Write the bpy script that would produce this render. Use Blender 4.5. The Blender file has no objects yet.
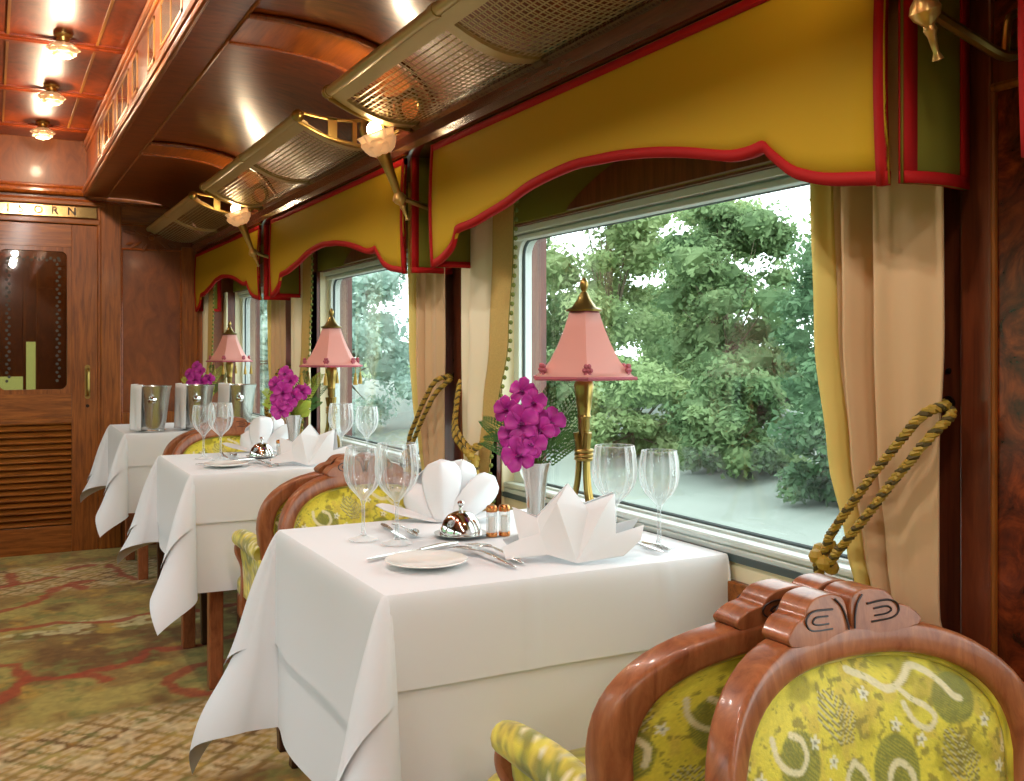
import bpy, bmesh, math, random
import numpy as np
from mathutils import Vector, Matrix
random.seed(7); np.random.seed(7)
PI = math.pi
C = bpy.context.scene.collection
scene = bpy.context.scene

# ------------------------------------------------------------------ helpers
def lin(c):
    return tuple((v/255/12.92 if v/255 <= .04045 else ((v/255+.055)/1.055)**2.4) for v in c)

class MB:
    """collects shapes, links them as ONE mesh object"""
    def __init__(s): s.v = []; s.f = []
    def add(s, vs, fs):
        o = len(s.v); s.v += [tuple(v) for v in vs]; s.f += [tuple(i+o for i in f) for f in fs]; return s
    def box(s, x0, x1, y0, y1, z0, z1):
        return s.add([(x0,y0,z0),(x1,y0,z0),(x1,y1,z0),(x0,y1,z0),(x0,y0,z1),(x1,y0,z1),(x1,y1,z1),(x0,y1,z1)],
                     [(0,3,2,1),(4,5,6,7),(0,1,5,4),(1,2,6,5),(2,3,7,6),(3,0,4,7)])
    def grid(s, nu, nv, fn, closeu=False):
        vs = [fn(i/(nu if closeu else nu-1), j/(nv-1)) for j in range(nv) for i in range(nu)]
        fs = []
        for j in range(nv-1):
            for i in range(nu if closeu else nu-1):
                a = j*nu+i; b = j*nu+(i+1) % nu
                fs.append((a, b, b+nu, a+nu))
        return s.add(vs, fs)
    def lathe(s, prof, n=24, c=(0,0,0), lobes=0, amp=0, lobefrom=None, ax=None):
        """prof: (r,z) list; lobed radius if lobes"""
        vs = []
        for k, (r, z) in enumerate(prof):
            for i in range(n):
                a = 2*PI*i/n
                q = 1
                if lobes:
                    w = 1 if lobefrom is None else max(0, min(1, (k-lobefrom[0])/max(1, lobefrom[1]-lobefrom[0])))
                    q = 1+amp*w*math.cos(lobes*a)
                p = Vector((r*q*math.cos(a), r*q*math.sin(a), z))
                if ax is not None: p = ax @ p
                vs.append((p.x+c[0], p.y+c[1], p.z+c[2]))
        fs = []
        for k in range(len(prof)-1):
            for i in range(n):
                a = k*n+i; b = k*n+(i+1) % n
                fs.append((a, b, b+n, a+n))
        if prof[0][0] > 1e-6: fs.append(tuple(reversed(range(n))))
        if prof[-1][0] > 1e-6: fs.append(tuple(range((len(prof)-1)*n, len(prof)*n)))
        return s.add(vs, fs)
    def ball(s, c, r, n=10, sc=(1,1,1)):
        m = max(4, n//2)
        prof = [(max(1e-5, r*math.sin(PI*k/m)), -r*math.cos(PI*k/m)) for k in range(m+1)]
        o = len(s.v); s.lathe(prof, n)
        for i in range(o, len(s.v)):
            x, y, z = s.v[i]; s.v[i] = (x*sc[0]+c[0], y*sc[1]+c[1], z*sc[2]+c[2])
        return s
    def tube(s, path, r, n=8, caps=True, closed=False):
        P = [Vector(p) for p in path]; N = len(P)
        rs = r if isinstance(r, (list, tuple)) else [r]*N
        def tan(i):
            if closed: return (P[(i+1) % N]-P[i-1]).normalized()
            return (P[min(i+1, N-1)]-P[max(i-1, 0)]).normalized()
        t = tan(0)
        u = t.orthogonal().normalized(); vs = []
        for i in range(N):
            t = tan(i)
            u = (u-t*u.dot(t))
            u = u.normalized() if u.length > 1e-6 else t.orthogonal().normalized()
            w = t.cross(u)
            for k in range(n):
                a = 2*PI*k/n
                vs.append(P[i]+(u*math.cos(a)+w*math.sin(a))*rs[i])
        fs = []
        for i in range(N if closed else N-1):
            j = (i+1) % N
            for k in range(n):
                fs.append((i*n+k, i*n+(k+1) % n, j*n+(k+1) % n, j*n+k))
        if caps and not closed:
            fs.append(tuple(reversed(range(n)))); fs.append(tuple(range((N-1)*n, N*n)))
        return s.add(vs, fs)
    def sweep(s, path, prof, B, closed=False):
        """planar path, profile (n,b): n in-plane normal, b along B"""
        P = [Vector(p) for p in path]; N = len(P); B = Vector(B); m = len(prof); vs = []
        for i in range(N):
            if closed: t = P[(i+1) % N]-P[i-1]
            else: t = P[min(i+1, N-1)]-P[max(i-1, 0)]
            t.normalize(); n = B.cross(t).normalized()
            for (a, b) in prof: vs.append(P[i]+n*a+B*b)
        fs = []
        for i in range(N if closed else N-1):
            j = (i+1) % N
            for k in range(m):
                fs.append((i*m+k, i*m+(k+1) % m, j*m+(k+1) % m, j*m+k))
        if not closed:
            fs.append(tuple(reversed(range(m)))); fs.append(tuple(range((N-1)*m, N*m)))
        return s.add(vs, fs)
    def prism(s, poly, a0, a1, axis='x'):
        """poly: 2D list; extruded along axis between a0 and a1"""
        def mk(p, a): return {'x': (a, p[0], p[1]), 'y': (p[0], a, p[1]), 'z': (p[0], p[1], a)}[axis]
        n = len(poly)
        return s.add([mk(p, a0) for p in poly]+[mk(p, a1) for p in poly],
                     [tuple(range(n)), tuple(reversed(range(n, 2*n)))]+[(i, i+n, (i+1) % n+n, (i+1) % n) for i in range(n)])
    def xf(s, M, start=0):
        for i in range(start, len(s.v)): s.v[i] = tuple(M @ Vector(s.v[i]))
        return s
    def build(s, name, mat, parent=None, smooth=True, bevel=0, solid=0, sub=0, loc=None, rot=None, angle=35):
        me = bpy.data.meshes.new(name); me.from_pydata(s.v, [], s.f); me.update()
        bm = bmesh.new(); bm.from_mesh(me); bmesh.ops.recalc_face_normals(bm, faces=bm.faces)
        bm.to_mesh(me); bm.free()
        if smooth:
            me.shade_smooth()
            if angle: me.set_sharp_from_angle(angle=math.radians(angle))
        o = bpy.data.objects.new(name, me); C.objects.link(o)
        if mat: me.materials.append(mat)
        if parent: o.parent = parent
        if loc: o.location = loc
        if rot: o.rotation_euler = rot
        if solid:
            m = o.modifiers.new('s', 'SOLIDIFY'); m.thickness = solid; m.offset = 0
        if bevel:
            m = o.modifiers.new('b', 'BEVEL'); m.width = bevel; m.segments = 2; m.limit_method = 'ANGLE'; m.angle_limit = math.radians(40)
        if sub:
            m = o.modifiers.new('d', 'SUBSURF'); m.levels = sub; m.render_levels = sub
        return o

def tag(o, label=None, cat=None, group=None, kind=None):
    if label: o['label'] = label
    if cat: o['category'] = cat
    if group: o['group'] = group
    if kind: o['kind'] = kind
    return o
def thing(name, label, cat, loc=(0,0,0), rz=0, group=None):
    o = bpy.data.objects.new(name, None); C.objects.link(o); o.empty_display_size = .05
    o.location = loc; o.rotation_euler = (0, 0, rz)
    return tag(o, label, cat, group)
def structure(o, label=None):
    o['kind'] = 'structure'
    if label: o['label'] = label
    return o
def copy_tree(o, parent=None):
    c = o.copy(); C.objects.link(c)
    if parent: c.parent = parent
    for ch in list(o.children): copy_tree(ch, c)
    return c
def dup(o, dx=0, dy=0, dz=0, label=None, rz=None):
    c = copy_tree(o); c.location = (o.location.x+dx, o.location.y+dy, o.location.z+dz)
    if rz is not None: c.rotation_euler = (0, 0, rz)
    if label: c['label'] = label
    return c
def rrect(w, h, r, n=4):
    pts = []
    for cx, cy, a0 in ((w/2-r, h/2-r, 0), (-w/2+r, h/2-r, 90), (-w/2+r, -h/2+r, 180), (w/2-r, -h/2+r, 270)):
        for k in range(n+1):
            a = math.radians(a0+90*k/n); pts.append((cx+r*math.cos(a), cy+r*math.sin(a)))
    return pts
def cr(pts, n=8, closed=False):
    """Catmull-Rom through points"""
    P = [Vector(p) for p in pts]; N = len(P); out = []
    for i in range(N if closed else N-1):
        if closed: p0, p1, p2, p3 = P[i-1], P[i], P[(i+1) % N], P[(i+2) % N]
        else: p0, p1, p2, p3 = P[max(i-1, 0)], P[i], P[i+1], P[min(i+2, N-1)]
        for k in range(n):
            t = k/n
            out.append(.5*((2*p1)+(p2-p0)*t+(2*p0-5*p1+4*p2-p3)*t*t+(3*p1-p0-3*p2+p3)*t**3))
    if not closed: out.append(P[-1])
    return out

# ------------------------------------------------------------------ camera
F, T0, CH = 990., 522/990., 1.172
TH = math.atan(T0); CT, ST = math.cos(TH), math.sin(TH)
cam = bpy.data.cameras.new('camera'); co = bpy.data.objects.new('camera', cam); C.objects.link(co)
co.location = (0, 0, CH); co.rotation_euler = (PI/2, 0, -TH)
cam.sensor_width = 36; cam.lens = 36*F/1024; cam.shift_y = -40.5/1024; cam.clip_start = .02; cam.clip_end = 300
scene.camera = co
def onX(u, v, X):
    a, b = (u-512)/F, -(v-350)/F; d = (a*CT+ST, CT-a*ST, b); k = X/d[0]
    return (d[1]*k, CH+b*k)                       # (Y, Z) measured on the plane X

# ------------------------------------------------------------------ materials
def nodes(name):
    m = bpy.data.materials.new(name); m.use_nodes = True
    nt = m.node_tree; b = nt.nodes['Principled BSDF']; return m, nt, b
def pmat(name, col, rough=.5, metal=0, spec=.5, coat=0, sheen=0, emit=None, es=0, trans=0, alpha=1, bump=0, bscale=200, var=0, vscale=8):
    m, nt, b = nodes(name); c = lin(col)
    b.inputs['Base Color'].default_value = (*c, 1); b.inputs['Roughness'].default_value = rough
    b.inputs['Metallic'].default_value = metal; b.inputs['Specular IOR Level'].default_value = spec
    b.inputs['Coat Weight'].default_value = coat; b.inputs['Coat Roughness'].default_value = .08
    b.inputs['Sheen Weight'].default_value = sheen; b.inputs['Transmission Weight'].default_value = trans
    if emit: b.inputs['Emission Color'].default_value = (*lin(emit), 1); b.inputs['Emission Strength'].default_value = es
    tc = nt.nodes.new('ShaderNodeTexCoord')
    if var:
        n = nt.nodes.new('ShaderNodeTexNoise'); n.inputs['Scale'].default_value = vscale; n.inputs['Detail'].default_value = 5
        nt.links.new(tc.outputs['Object'], n.inputs['Vector'])
        mx = nt.nodes.new('ShaderNodeMix'); mx.data_type = 'RGBA'
        mx.inputs[6].default_value = (*[x*(1-var) for x in c], 1); mx.inputs[7].default_value = (*[min(1, x*(1+var)) for x in c], 1)
        nt.links.new(n.outputs['Fac'], mx.inputs[0]); nt.links.new(mx.outputs[2], b.inputs['Base Color'])
    if bump:
        n = nt.nodes.new('ShaderNodeTexNoise'); n.inputs['Scale'].default_value = bscale; n.inputs['Detail'].default_value = 2
        nt.links.new(tc.outputs['Object'], n.inputs['Vector'])
        bp = nt.nodes.new('ShaderNodeBump'); bp.inputs['Strength'].default_value = bump; bp.inputs['Distance'].default_value = .002
        nt.links.new(n.outputs['Fac'], bp.inputs['Height']); nt.links.new(bp.outputs['Normal'], b.inputs['Normal'])
    return m
def wood(name, c1, c2, stretch=(1,1,1), scale=14, rough=.3, coat=.4, burl=0, c3=None):
    m, nt, b = nodes(name); L = nt.links
    tc = nt.nodes.new('ShaderNodeTexCoord'); mp = nt.nodes.new('ShaderNodeMapping'); mp.inputs['Scale'].default_value = stretch
    L.new(tc.outputs['Object'], mp.inputs['Vector'])
    n = nt.nodes.new('ShaderNodeTexNoise'); n.inputs['Scale'].default_value = scale; n.inputs['Detail'].default_value = 7
    n.inputs['Roughness'].default_value = .65; n.inputs['Distortion'].default_value = .6+burl*2.2
    L.new(mp.outputs[0], n.inputs['Vector'])
    r = nt.nodes.new('ShaderNodeValToRGB'); r.color_ramp.elements[0].position = .32; r.color_ramp.elements[1].position = .68
    r.color_ramp.elements[0].color = (*lin(c1), 1); r.color_ramp.elements[1].color = (*lin(c2), 1)
    if c3:
        e = r.color_ramp.elements.new(.5); e.color = (*lin(c3), 1)
    L.new(n.outputs['Fac'], r.inputs[0])
    L.new(r.outputs[0], b.inputs['Base Color'])
    b.inputs['Roughness'].default_value = rough; b.inputs['Coat Weight'].default_value = coat; b.inputs['Coat Roughness'].default_value = .12
    b.inputs['Specular IOR Level'].default_value = .32
    return m
def clear(name, tint=(1,1,1), gl=.06, facing=.0, rough=.02, white=0):
    """thin clear glass: see-through with a Fresnel reflection and a faint pale edge"""
    m = bpy.data.materials.new(name); m.use_nodes = True; nt = m.node_tree; nt.nodes.clear(); L = nt.links
    out = nt.nodes.new('ShaderNodeOutputMaterial'); tr = nt.nodes.new('ShaderNodeBsdfTransparent'); tr.inputs[0].default_value = (*tint, 1)
    g = nt.nodes.new('ShaderNodeBsdfGlossy'); g.inputs['Roughness'].default_value = rough
    fr = nt.nodes.new('ShaderNodeLayerWeight'); fr.inputs['Blend'].default_value = .5
    p5 = nt.nodes.new('ShaderNodeMath'); p5.operation = 'POWER'; p5.inputs[1].default_value = 5; L.new(fr.outputs['Facing'], p5.inputs[0])
    ml = nt.nodes.new('ShaderNodeMath'); ml.operation = 'MULTIPLY_ADD'; ml.inputs[1].default_value = .95; ml.inputs[2].default_value = gl; ml.use_clamp = True
    L.new(p5.outputs[0], ml.inputs[0])
    mx = nt.nodes.new('ShaderNodeMixShader'); L.new(ml.outputs[0], mx.inputs[0]); L.new(tr.outputs[0], mx.inputs[1]); L.new(g.outputs[0], mx.inputs[2])
    last = mx
    if white:
        d = nt.nodes.new('ShaderNodeBsdfDiffuse'); d.inputs[0].default_value = (.9, .92, .92, 1)
        lw = nt.nodes.new('ShaderNodeLayerWeight'); lw.inputs['Blend'].default_value = .35
        mm = nt.nodes.new('ShaderNodeMath'); mm.operation = 'MULTIPLY_ADD'; mm.inputs[1].default_value = white; mm.inputs[2].default_value = .07; L.new(lw.outputs['Facing'], mm.inputs[0])
        m2 = nt.nodes.new('ShaderNodeMixShader'); L.new(mm.outputs[0], m2.inputs[0]); L.new(mx.outputs[0], m2.inputs[1]); L.new(d.outputs[0], m2.inputs[2]); last = m2
    L.new(last.outputs[0], out.inputs[0]); return m
def attr_mat(name, rough=.7, sheen=0, bump=.3, bscale=500, spec=.3):
    m, nt, b = nodes(name); a = nt.nodes.new('ShaderNodeAttribute'); a.attribute_name = 'Col'
    nt.links.new(a.outputs['Color'], b.inputs['Base Color']); b.inputs['Roughness'].default_value = rough
    b.inputs['Sheen Weight'].default_value = sheen; b.inputs['Specular IOR Level'].default_value = spec
    tc = nt.nodes.new('ShaderNodeTexCoord'); n = nt.nodes.new('ShaderNodeTexNoise'); n.inputs['Scale'].default_value = bscale
    nt.links.new(tc.outputs['Object'], n.inputs['Vector'])
    bp = nt.nodes.new('ShaderNodeBump'); bp.inputs['Strength'].default_value = bump; bp.inputs['Distance'].default_value = .002
    nt.links.new(n.outputs['Fac'], bp.inputs['Height']); nt.links.new(bp.outputs['Normal'], b.inputs['Normal'])
    return m
def add_color(o, cols):
    a = o.data.color_attributes.new('Col', 'FLOAT_COLOR', 'POINT')
    buf = np.ones((len(cols), 4), np.float32); buf[:, :3] = cols; a.data.foreach_set('color', buf.ravel())

M = {}
M['wood'] = wood('cabinet wood', (104,54,14), (164,94,34), (6,6,.5), 9, .40, .12)
M['wood_h'] = wood('cabinet wood across', (104,54,14), (168,98,36), (.5,6,6), 9, .40, .12)
M['panel'] = wood('veneer panel', (104,52,16), (142,76,26), (2.5,2.5,1), 5, .38, .15, .2)
M['burl'] = wood('burl veneer', (38,14,8), (142,62,28), (1,1,1), 11, .25, .5, 1.0, (96,38,18))
M['darkwood'] = wood('dark wood', (78,34,20), (120,58,32), (6,6,.6), 9, .3, .4)
M['ceil'] = wood('ceiling veneer', (94,40,10), (150,70,20), (1.6,5,5), 4, .30, .28, .5)
M['ceil2'] = wood('clerestory veneer', (90,32,8), (138,56,14), (3,1.5,3), 4, .36, .10, .5)
M['trimwood'] = wood('molding wood', (118,54,14), (172,90,28), (6,.5,6), 8, .28, .35)
M['cornice'] = wood('cornice wood', (62,26,18), (98,44,30), (6,.5,6), 8, .22, .6)
M['gold'] = pmat('gilded trim', (168,112,46), .35, .5)
M['pane'] = pmat('dark leaded pane', (58,36,16), .15, 0, .6, .5)
M['chairwood'] = wood('chair mahogany', (124,64,34), (176,108,66), (4,4,1), 10, .36, .22)
M['legwood'] = wood('dark chair leg wood', (48,26,14), (78,42,22), (4,4,1), 10, .35, .3)
M['carve'] = pmat('carved groove', (42,20,14), .5)
M['brass'] = pmat('brass', (156,130,70), .28, .9)
M['brassdull'] = pmat('brushed brass', (198,174,120), .40, .45)
M['brasspale'] = pmat('pale gilt', (204,168,96), .3, .75)
M['silver'] = pmat('silver', (214,213,209), .24, .9)
M['chrome'] = pmat('polished silver', (235,235,232), .07, 1)
M['copper'] = pmat('copper cap', (214,140,84), .25, 1)
M['alu'] = pmat('window alloy', (206,214,208), .38, .15)
M['alud'] = pmat('dark rubber seal', (70,84,86), .5)
M['cream'] = pmat('cream panel', (232,222,188), .4)
M['white'] = pmat('tablecloth linen', (226,226,227), .8, sheen=.1, bump=.08, bscale=900, spec=.2)
M['napkin'] = pmat('napkin linen', (228,228,229), .75, bump=.05, bscale=900, spec=.25)
M['china'] = pmat('white china', (244,242,236), .15, coat=.4)
M['valance'] = pmat('mustard cloth', (184, 144, 24), .75, bump=.1, bscale=700, spec=.2)
M['olive'] = pmat('olive lining', (112,104,30), .8, spec=.2)
M['red'] = pmat('crimson binding', (160, 20, 18), .7, spec=.15)
M['curtain'] = pmat('beige curtain', (208,172,130), .8, sheen=.2, bump=.1, bscale=500, spec=.2)
M['curtpale'] = pmat('cream curtain', (240,226,196), .8, sheen=.1, bump=.1, bscale=500, spec=.2)
M['curtband'] = pmat('woven tan border', (196,164,96), .8, bump=.6, bscale=260, var=.15, vscale=200)
M['curtyel'] = pmat('yellow lining', (228,208,122), .75, spec=.2)
M['bobble'] = pmat('green bobble', (98,104,30), .8, bump=.4)
M['rope_g'] = pmat('gold cord', (172,140,48), .6, bump=.2)
M['rope_d'] = pmat('dark green cord', (84,70,26), .7)
M['iron'] = pmat('dark bronze', (54,38,28), .35, .8)
M['shade'] = pmat('pink silk', (240,184,172), .55, sheen=.6, spec=.3, bump=.04)
def translucent(m, w):
    nt = m.node_tree; b = nt.nodes['Principled BSDF']; tl = nt.nodes.new('ShaderNodeBsdfTranslucent'); tl.inputs[0].default_value = b.inputs['Base Color'].default_value
    mx = nt.nodes.new('ShaderNodeMixShader'); mx.inputs[0].default_value = w
    nt.links.new(b.outputs[0], mx.inputs[1]); nt.links.new(tl.outputs[0], mx.inputs[2]); nt.links.new(mx.outputs[0], nt.nodes['Material Output'].inputs[0])
translucent(M['shade'], .45)
M['shadetrim'] = pmat('mauve braid', (170,84,96), .7, bump=.5, bscale=300)
M['petal'] = pmat('orchid petal', (182,36,150), .5, var=.5, vscale=45)
M['lip'] = pmat('orchid throat', (112,18,92), .5, var=.4, vscale=60)
M['stemg'] = pmat('green stem', (96,128,40), .6)
M['fern'] = pmat('fern green', (62,106,40), .6, var=.3, vscale=60)
M['leafy'] = pmat('lime leaf', (168,192,70), .55)
M['glass'] = clear('wine glass', (.97,.98,.98), .09, white=.8)
M['shaker'] = clear('cut glass', (.93,.93,.92), .05, white=.5)
M['window'] = clear('window glass', (.93,.97,.95), .035)
M['doorglass'] = clear('door glass', (.72,.72,.66), .09)
M['etch'] = pmat('etched frosting', (68,64,54), .6)
M['frost'] = pmat('frosted petal glass', (255,226,190), .3, trans=.55, emit=(255,205,150), es=.16)
M['bulb'] = pmat('lit bulb', (255,250,235), .3, emit=(255,226,176), es=22)
M['lit'] = pmat('daylit vestibule window', (210,224,140), .4, emit=(214,226,136), es=.62)
M['letter'] = pmat('dark letter', (50,26,14), .5)
M['mirror'] = pmat('gilt sign plate', (198,164,104), .13, 1, var=.1)
M['ground'] = pmat('track ballast', (120,128,120), .9, var=.3, vscale=.9)
M['bank'] = pmat('grassy bank', (92,118,72), .9, var=.3, vscale=.8)
M['chairfab'] = attr_mat('brocade', .55, .25)
M['carpet'] = attr_mat('carpet', .95, .1, .5, 260, .1)
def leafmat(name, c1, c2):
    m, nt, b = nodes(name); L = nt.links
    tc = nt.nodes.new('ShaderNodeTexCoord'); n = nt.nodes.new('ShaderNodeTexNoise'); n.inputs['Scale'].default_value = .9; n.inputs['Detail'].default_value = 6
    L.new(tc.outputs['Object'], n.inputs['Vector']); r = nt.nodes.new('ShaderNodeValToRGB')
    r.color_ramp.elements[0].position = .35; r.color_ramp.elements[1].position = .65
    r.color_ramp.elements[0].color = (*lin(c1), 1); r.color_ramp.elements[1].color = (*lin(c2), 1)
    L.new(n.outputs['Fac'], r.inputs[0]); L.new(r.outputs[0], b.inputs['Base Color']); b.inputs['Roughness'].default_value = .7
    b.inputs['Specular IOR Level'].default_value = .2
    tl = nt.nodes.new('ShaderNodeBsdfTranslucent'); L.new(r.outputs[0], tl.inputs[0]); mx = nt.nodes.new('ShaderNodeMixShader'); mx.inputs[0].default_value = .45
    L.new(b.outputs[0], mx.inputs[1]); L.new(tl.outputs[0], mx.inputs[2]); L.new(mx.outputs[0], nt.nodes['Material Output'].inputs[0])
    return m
M['leaf1'] = leafmat('foliage green', (92,120,80), (138,160,112))
M['leaf2'] = leafmat('foliage yellow green', (120,144,92), (170,186,136))
M['leaf3'] = leafmat('foliage deep green', (74,106,74), (112,138,102))
M['leaf4'] = leafmat('haze pale green', (168,194,182), (206,222,212))  # distance haze painted into the leaf colour of the far trees
M['bark'] = pmat('bark', (110,98,80), .9)

# ------------------------------------------------------------------ shell
B = 1.83                     # bay pitch
CX = .22                     # centre line of the coach
YB, YF = 6.29, -3.2          # bulkhead and rear wall
def mir(x): return 2*CX-x
WIN = [(1.22+B*k, min(2.62+B*k, 6.24)) for k in range(-2, 3)]
ZS, ZT = .785, 1.50          # glass sill and head

# floor with a patterned carpet
def polydist(x, y, pts):
    d = np.full(x.shape, 1e9)
    for (a, b) in zip(pts[:-1], pts[1:]):
        ax, ay = a; bx, by = b; vx, vy = bx-ax, by-ay; L2 = vx*vx+vy*vy+1e-12
        t = np.clip(((x-ax)*vx+(y-ay)*vy)/L2, 0, 1)
        d = np.minimum(d, np.hypot(x-ax-t*vx, y-ay-t*vy))
    return d
def vnoise(x, y, seed=0):
    """smooth value noise"""
    rs = np.random.RandomState(seed); tab = rs.rand(256, 256)
    xi = np.floor(x).astype(int); yi = np.floor(y).astype(int); fx = x-xi; fy = y-yi
    fx = fx*fx*(3-2*fx); fy = fy*fy*(3-2*fy)
    g = lambda a, b: tab[a % 256, b % 256]
    return (g(xi, yi)*(1-fx)+g(xi+1, yi)*fx)*(1-fy)+(g(xi, yi+1)*(1-fx)+g(xi+1, yi+1)*fx)*fy
def fbm(x, y, seed=0, o=4):
    s = 0; a = .5
    for k in range(o): s = s+a*vnoise(x*2**k, y*2**k, seed+k); a *= .5
    return s/(1-.5**o)
def sst(a, b, x):
    t = np.clip((x-a)/(b-a), 0, 1); return t*t*(3-2*t)
def mixc(c, col, w):
    w = w[..., None]; return c*(1-w)+np.array(lin(col))*w
def carpet_cols(x, y):
    n = fbm(x*5, y*5, 1); n2 = fbm(x*16, y*16, 9); n3 = fbm(x*60, y*60, 5, 2)
    c = np.zeros(x.shape+(3,))+np.array(lin((146,116,58)))
    c = mixc(c, (168,150,78), sst(.42, .62, n))
    c = mixc(c, (118,84,38), sst(.52, .72, fbm(x*4+9, y*4, 21)))
    c = mixc(c, (124,124,60), sst(.56, .7, n2)*.7)
    c = mixc(c, (190,150,62), sst(.58, .74, fbm(x*9, y*9+4, 33))*.7)
    # diamond lattice panels in cream, repeated down the aisle
    yy = (y-3.1+1.25) % 2.5-1.25
    wob = (fbm(x*7, y*7, 50)-.5)*.08
    mask = sst(.36, .26, np.abs(yy+wob))
    u = (x+yy)*11; v = (x-yy)*11
    u = u*.42; v = v*.42
    lat = np.minimum(np.abs((u % 1)-.5), np.abs((v % 1)-.5))
    dia = np.maximum(np.abs((u % 1)-.5), np.abs((v % 1)-.5))
    cre = sst(.05, .09, lat)*sst(.47, .42, dia)
    c = mixc(c, (206,178,132), mask*cre*.85)
    c = mixc(c, (168,134,62), mask*sst(.055, .035, np.abs(lat-.24))*.75)
    c = mixc(c, (214,196,150), mask*sst(.62, .68, fbm(x*22, y*14, 77))*.6)
    # pale leaf spray
    yy2 = (y-4.55+1.25) % 2.5-1.25
    m2 = sst(.16, .06, np.abs(yy2+wob))*sst(.5, .62, fbm(x*14, y*20, 61))
    c = mixc(c, (206,196,142), m2*.75)
    # red vines
    vines = [[(-.6,4.9),(-.25,5.02),(.04,4.99),(.19,5.08),(.32,5.41),(.45,5.46)],
             [(-.7,4.75),(-.3,4.62),(.06,4.67),(.27,4.66),(.45,4.60),(.65,4.65),(.9,4.6),(1.2,4.7)],
             [(-.7,3.5),(-.35,3.62),(.03,3.71),(.11,3.92),(.28,3.90),(.475,3.95),(.56,4.09),(.68,4.04),(.95,4.15),(1.3,4.0)],
             [(.9,3.82),(.69,3.79),(.58,3.72),(.56,3.65),(.585,3.55),(.63,3.48),(.85,3.38),(1.2,3.45)],
             [(.37,5.79),(.48,5.85)], [(.09,5.81),(.11,5.5)], [(.57,5.8),(.645,5.36)], [(-.5,5.9),(-.2,5.6),(.05,5.5),(.3,5.62)],
             [(.11,3.92),(.08,4.12),(.0,4.15)], [(.28,3.9),(.36,3.8)], [(.32,5.41),(.42,5.30)]]
    for vn in vines:
        for sh in (-5, 0):
            d = polydist(x+(fbm(x*12, y*12, 3)-.5)*.08, y+sh*-1+(fbm(x*12, y*12, 13)-.5)*.08, vn) if sh == 0 else polydist(x, y-sh, vn)
            if sh == 0: w = sst(.034, .016, d+(n2-.5)*.03)
            else: w = sst(.034, .016, d)
            c = mixc(c, (158,66,34), w*.85)
    # green-edged salmon medallion at the left of the aisle
    r = np.hypot((x+.28)/1.0, (y-3.25)/.9)+(n-.5)*.1
    c = mixc(c, (196,140,96), sst(.33, .29, r)*.9*(1-cre*.4)); c = mixc(c, (44,62,38), sst(.27, .24, r))
    c *= (.72+.56*n3)[..., None]
    return c
xs = np.linspace(-.96, 1.40, 190); ys = np.concatenate([np.linspace(YF-.02, 2.2, 60), np.linspace(2.22, YB+.02, 400)])
gx, gy = np.meshgrid(xs, ys); nx, ny = len(xs), len(ys)
vs = np.stack([gx.ravel(), gy.ravel(), np.zeros(nx*ny)], 1)
idx = np.arange(nx*ny).reshape(ny, nx)
fs = np.stack([idx[:-1,:-1].ravel(), idx[:-1,1:].ravel(), idx[1:,1:].ravel(), idx[1:,:-1].ravel()], 1)
me = bpy.data.meshes.new('floor'); me.from_pydata(vs.tolist(), [], fs.tolist()); me.update()
fl = bpy.data.objects.new('floor', me); C.objects.link(fl); me.materials.append(M['carpet'])
add_color(fl, carpet_cols(gx.ravel(), gy.ravel()).reshape(-1, 3)); structure(fl, 'olive and red patterned carpet along the aisle')
structure(MB().box(-1.1, 1.5, YF-.1, YB+1.6, -.12, -.012).build('floor_slab', M['darkwood'], smooth=False))

# side walls (same build mirrored for the left side)
def side_wall(fx, name):
    w = MB()
    def bx(x0, x1, y0, y1, z0, z1):
        a, b = fx(x0), fx(x1); w.box(min(a, b), max(a, b), y0, y1, z0, z1)
    bx(1.345, 1.5, YF, YB, 0, .70)
    bx(1.345, 1.5, YF, YB, 1.53, 1.86)
    edges = [YF]+[e for wn in WIN for e in wn]+[YB]
    for a, b in zip(edges[::2], edges[1::2]):
        bx(1.30, 1.5, a, b, .0, 1.53)
    o = structure(w.build(name, M['darkwood'], smooth=False))
    return o
wr = side_wall(lambda x: x, 'wall_right'); wl = side_wall(mir, 'wall_left')
# wainscot mouldings under the right windows
w = MB(); w.box(1.333, 1.347, YF, YB, .0, .12); w.box(1.335, 1.347, YF, YB, .655, .70)
structure(w.build('baseboard_right', M['wood_h'], smooth=False, bevel=.003))
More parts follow.
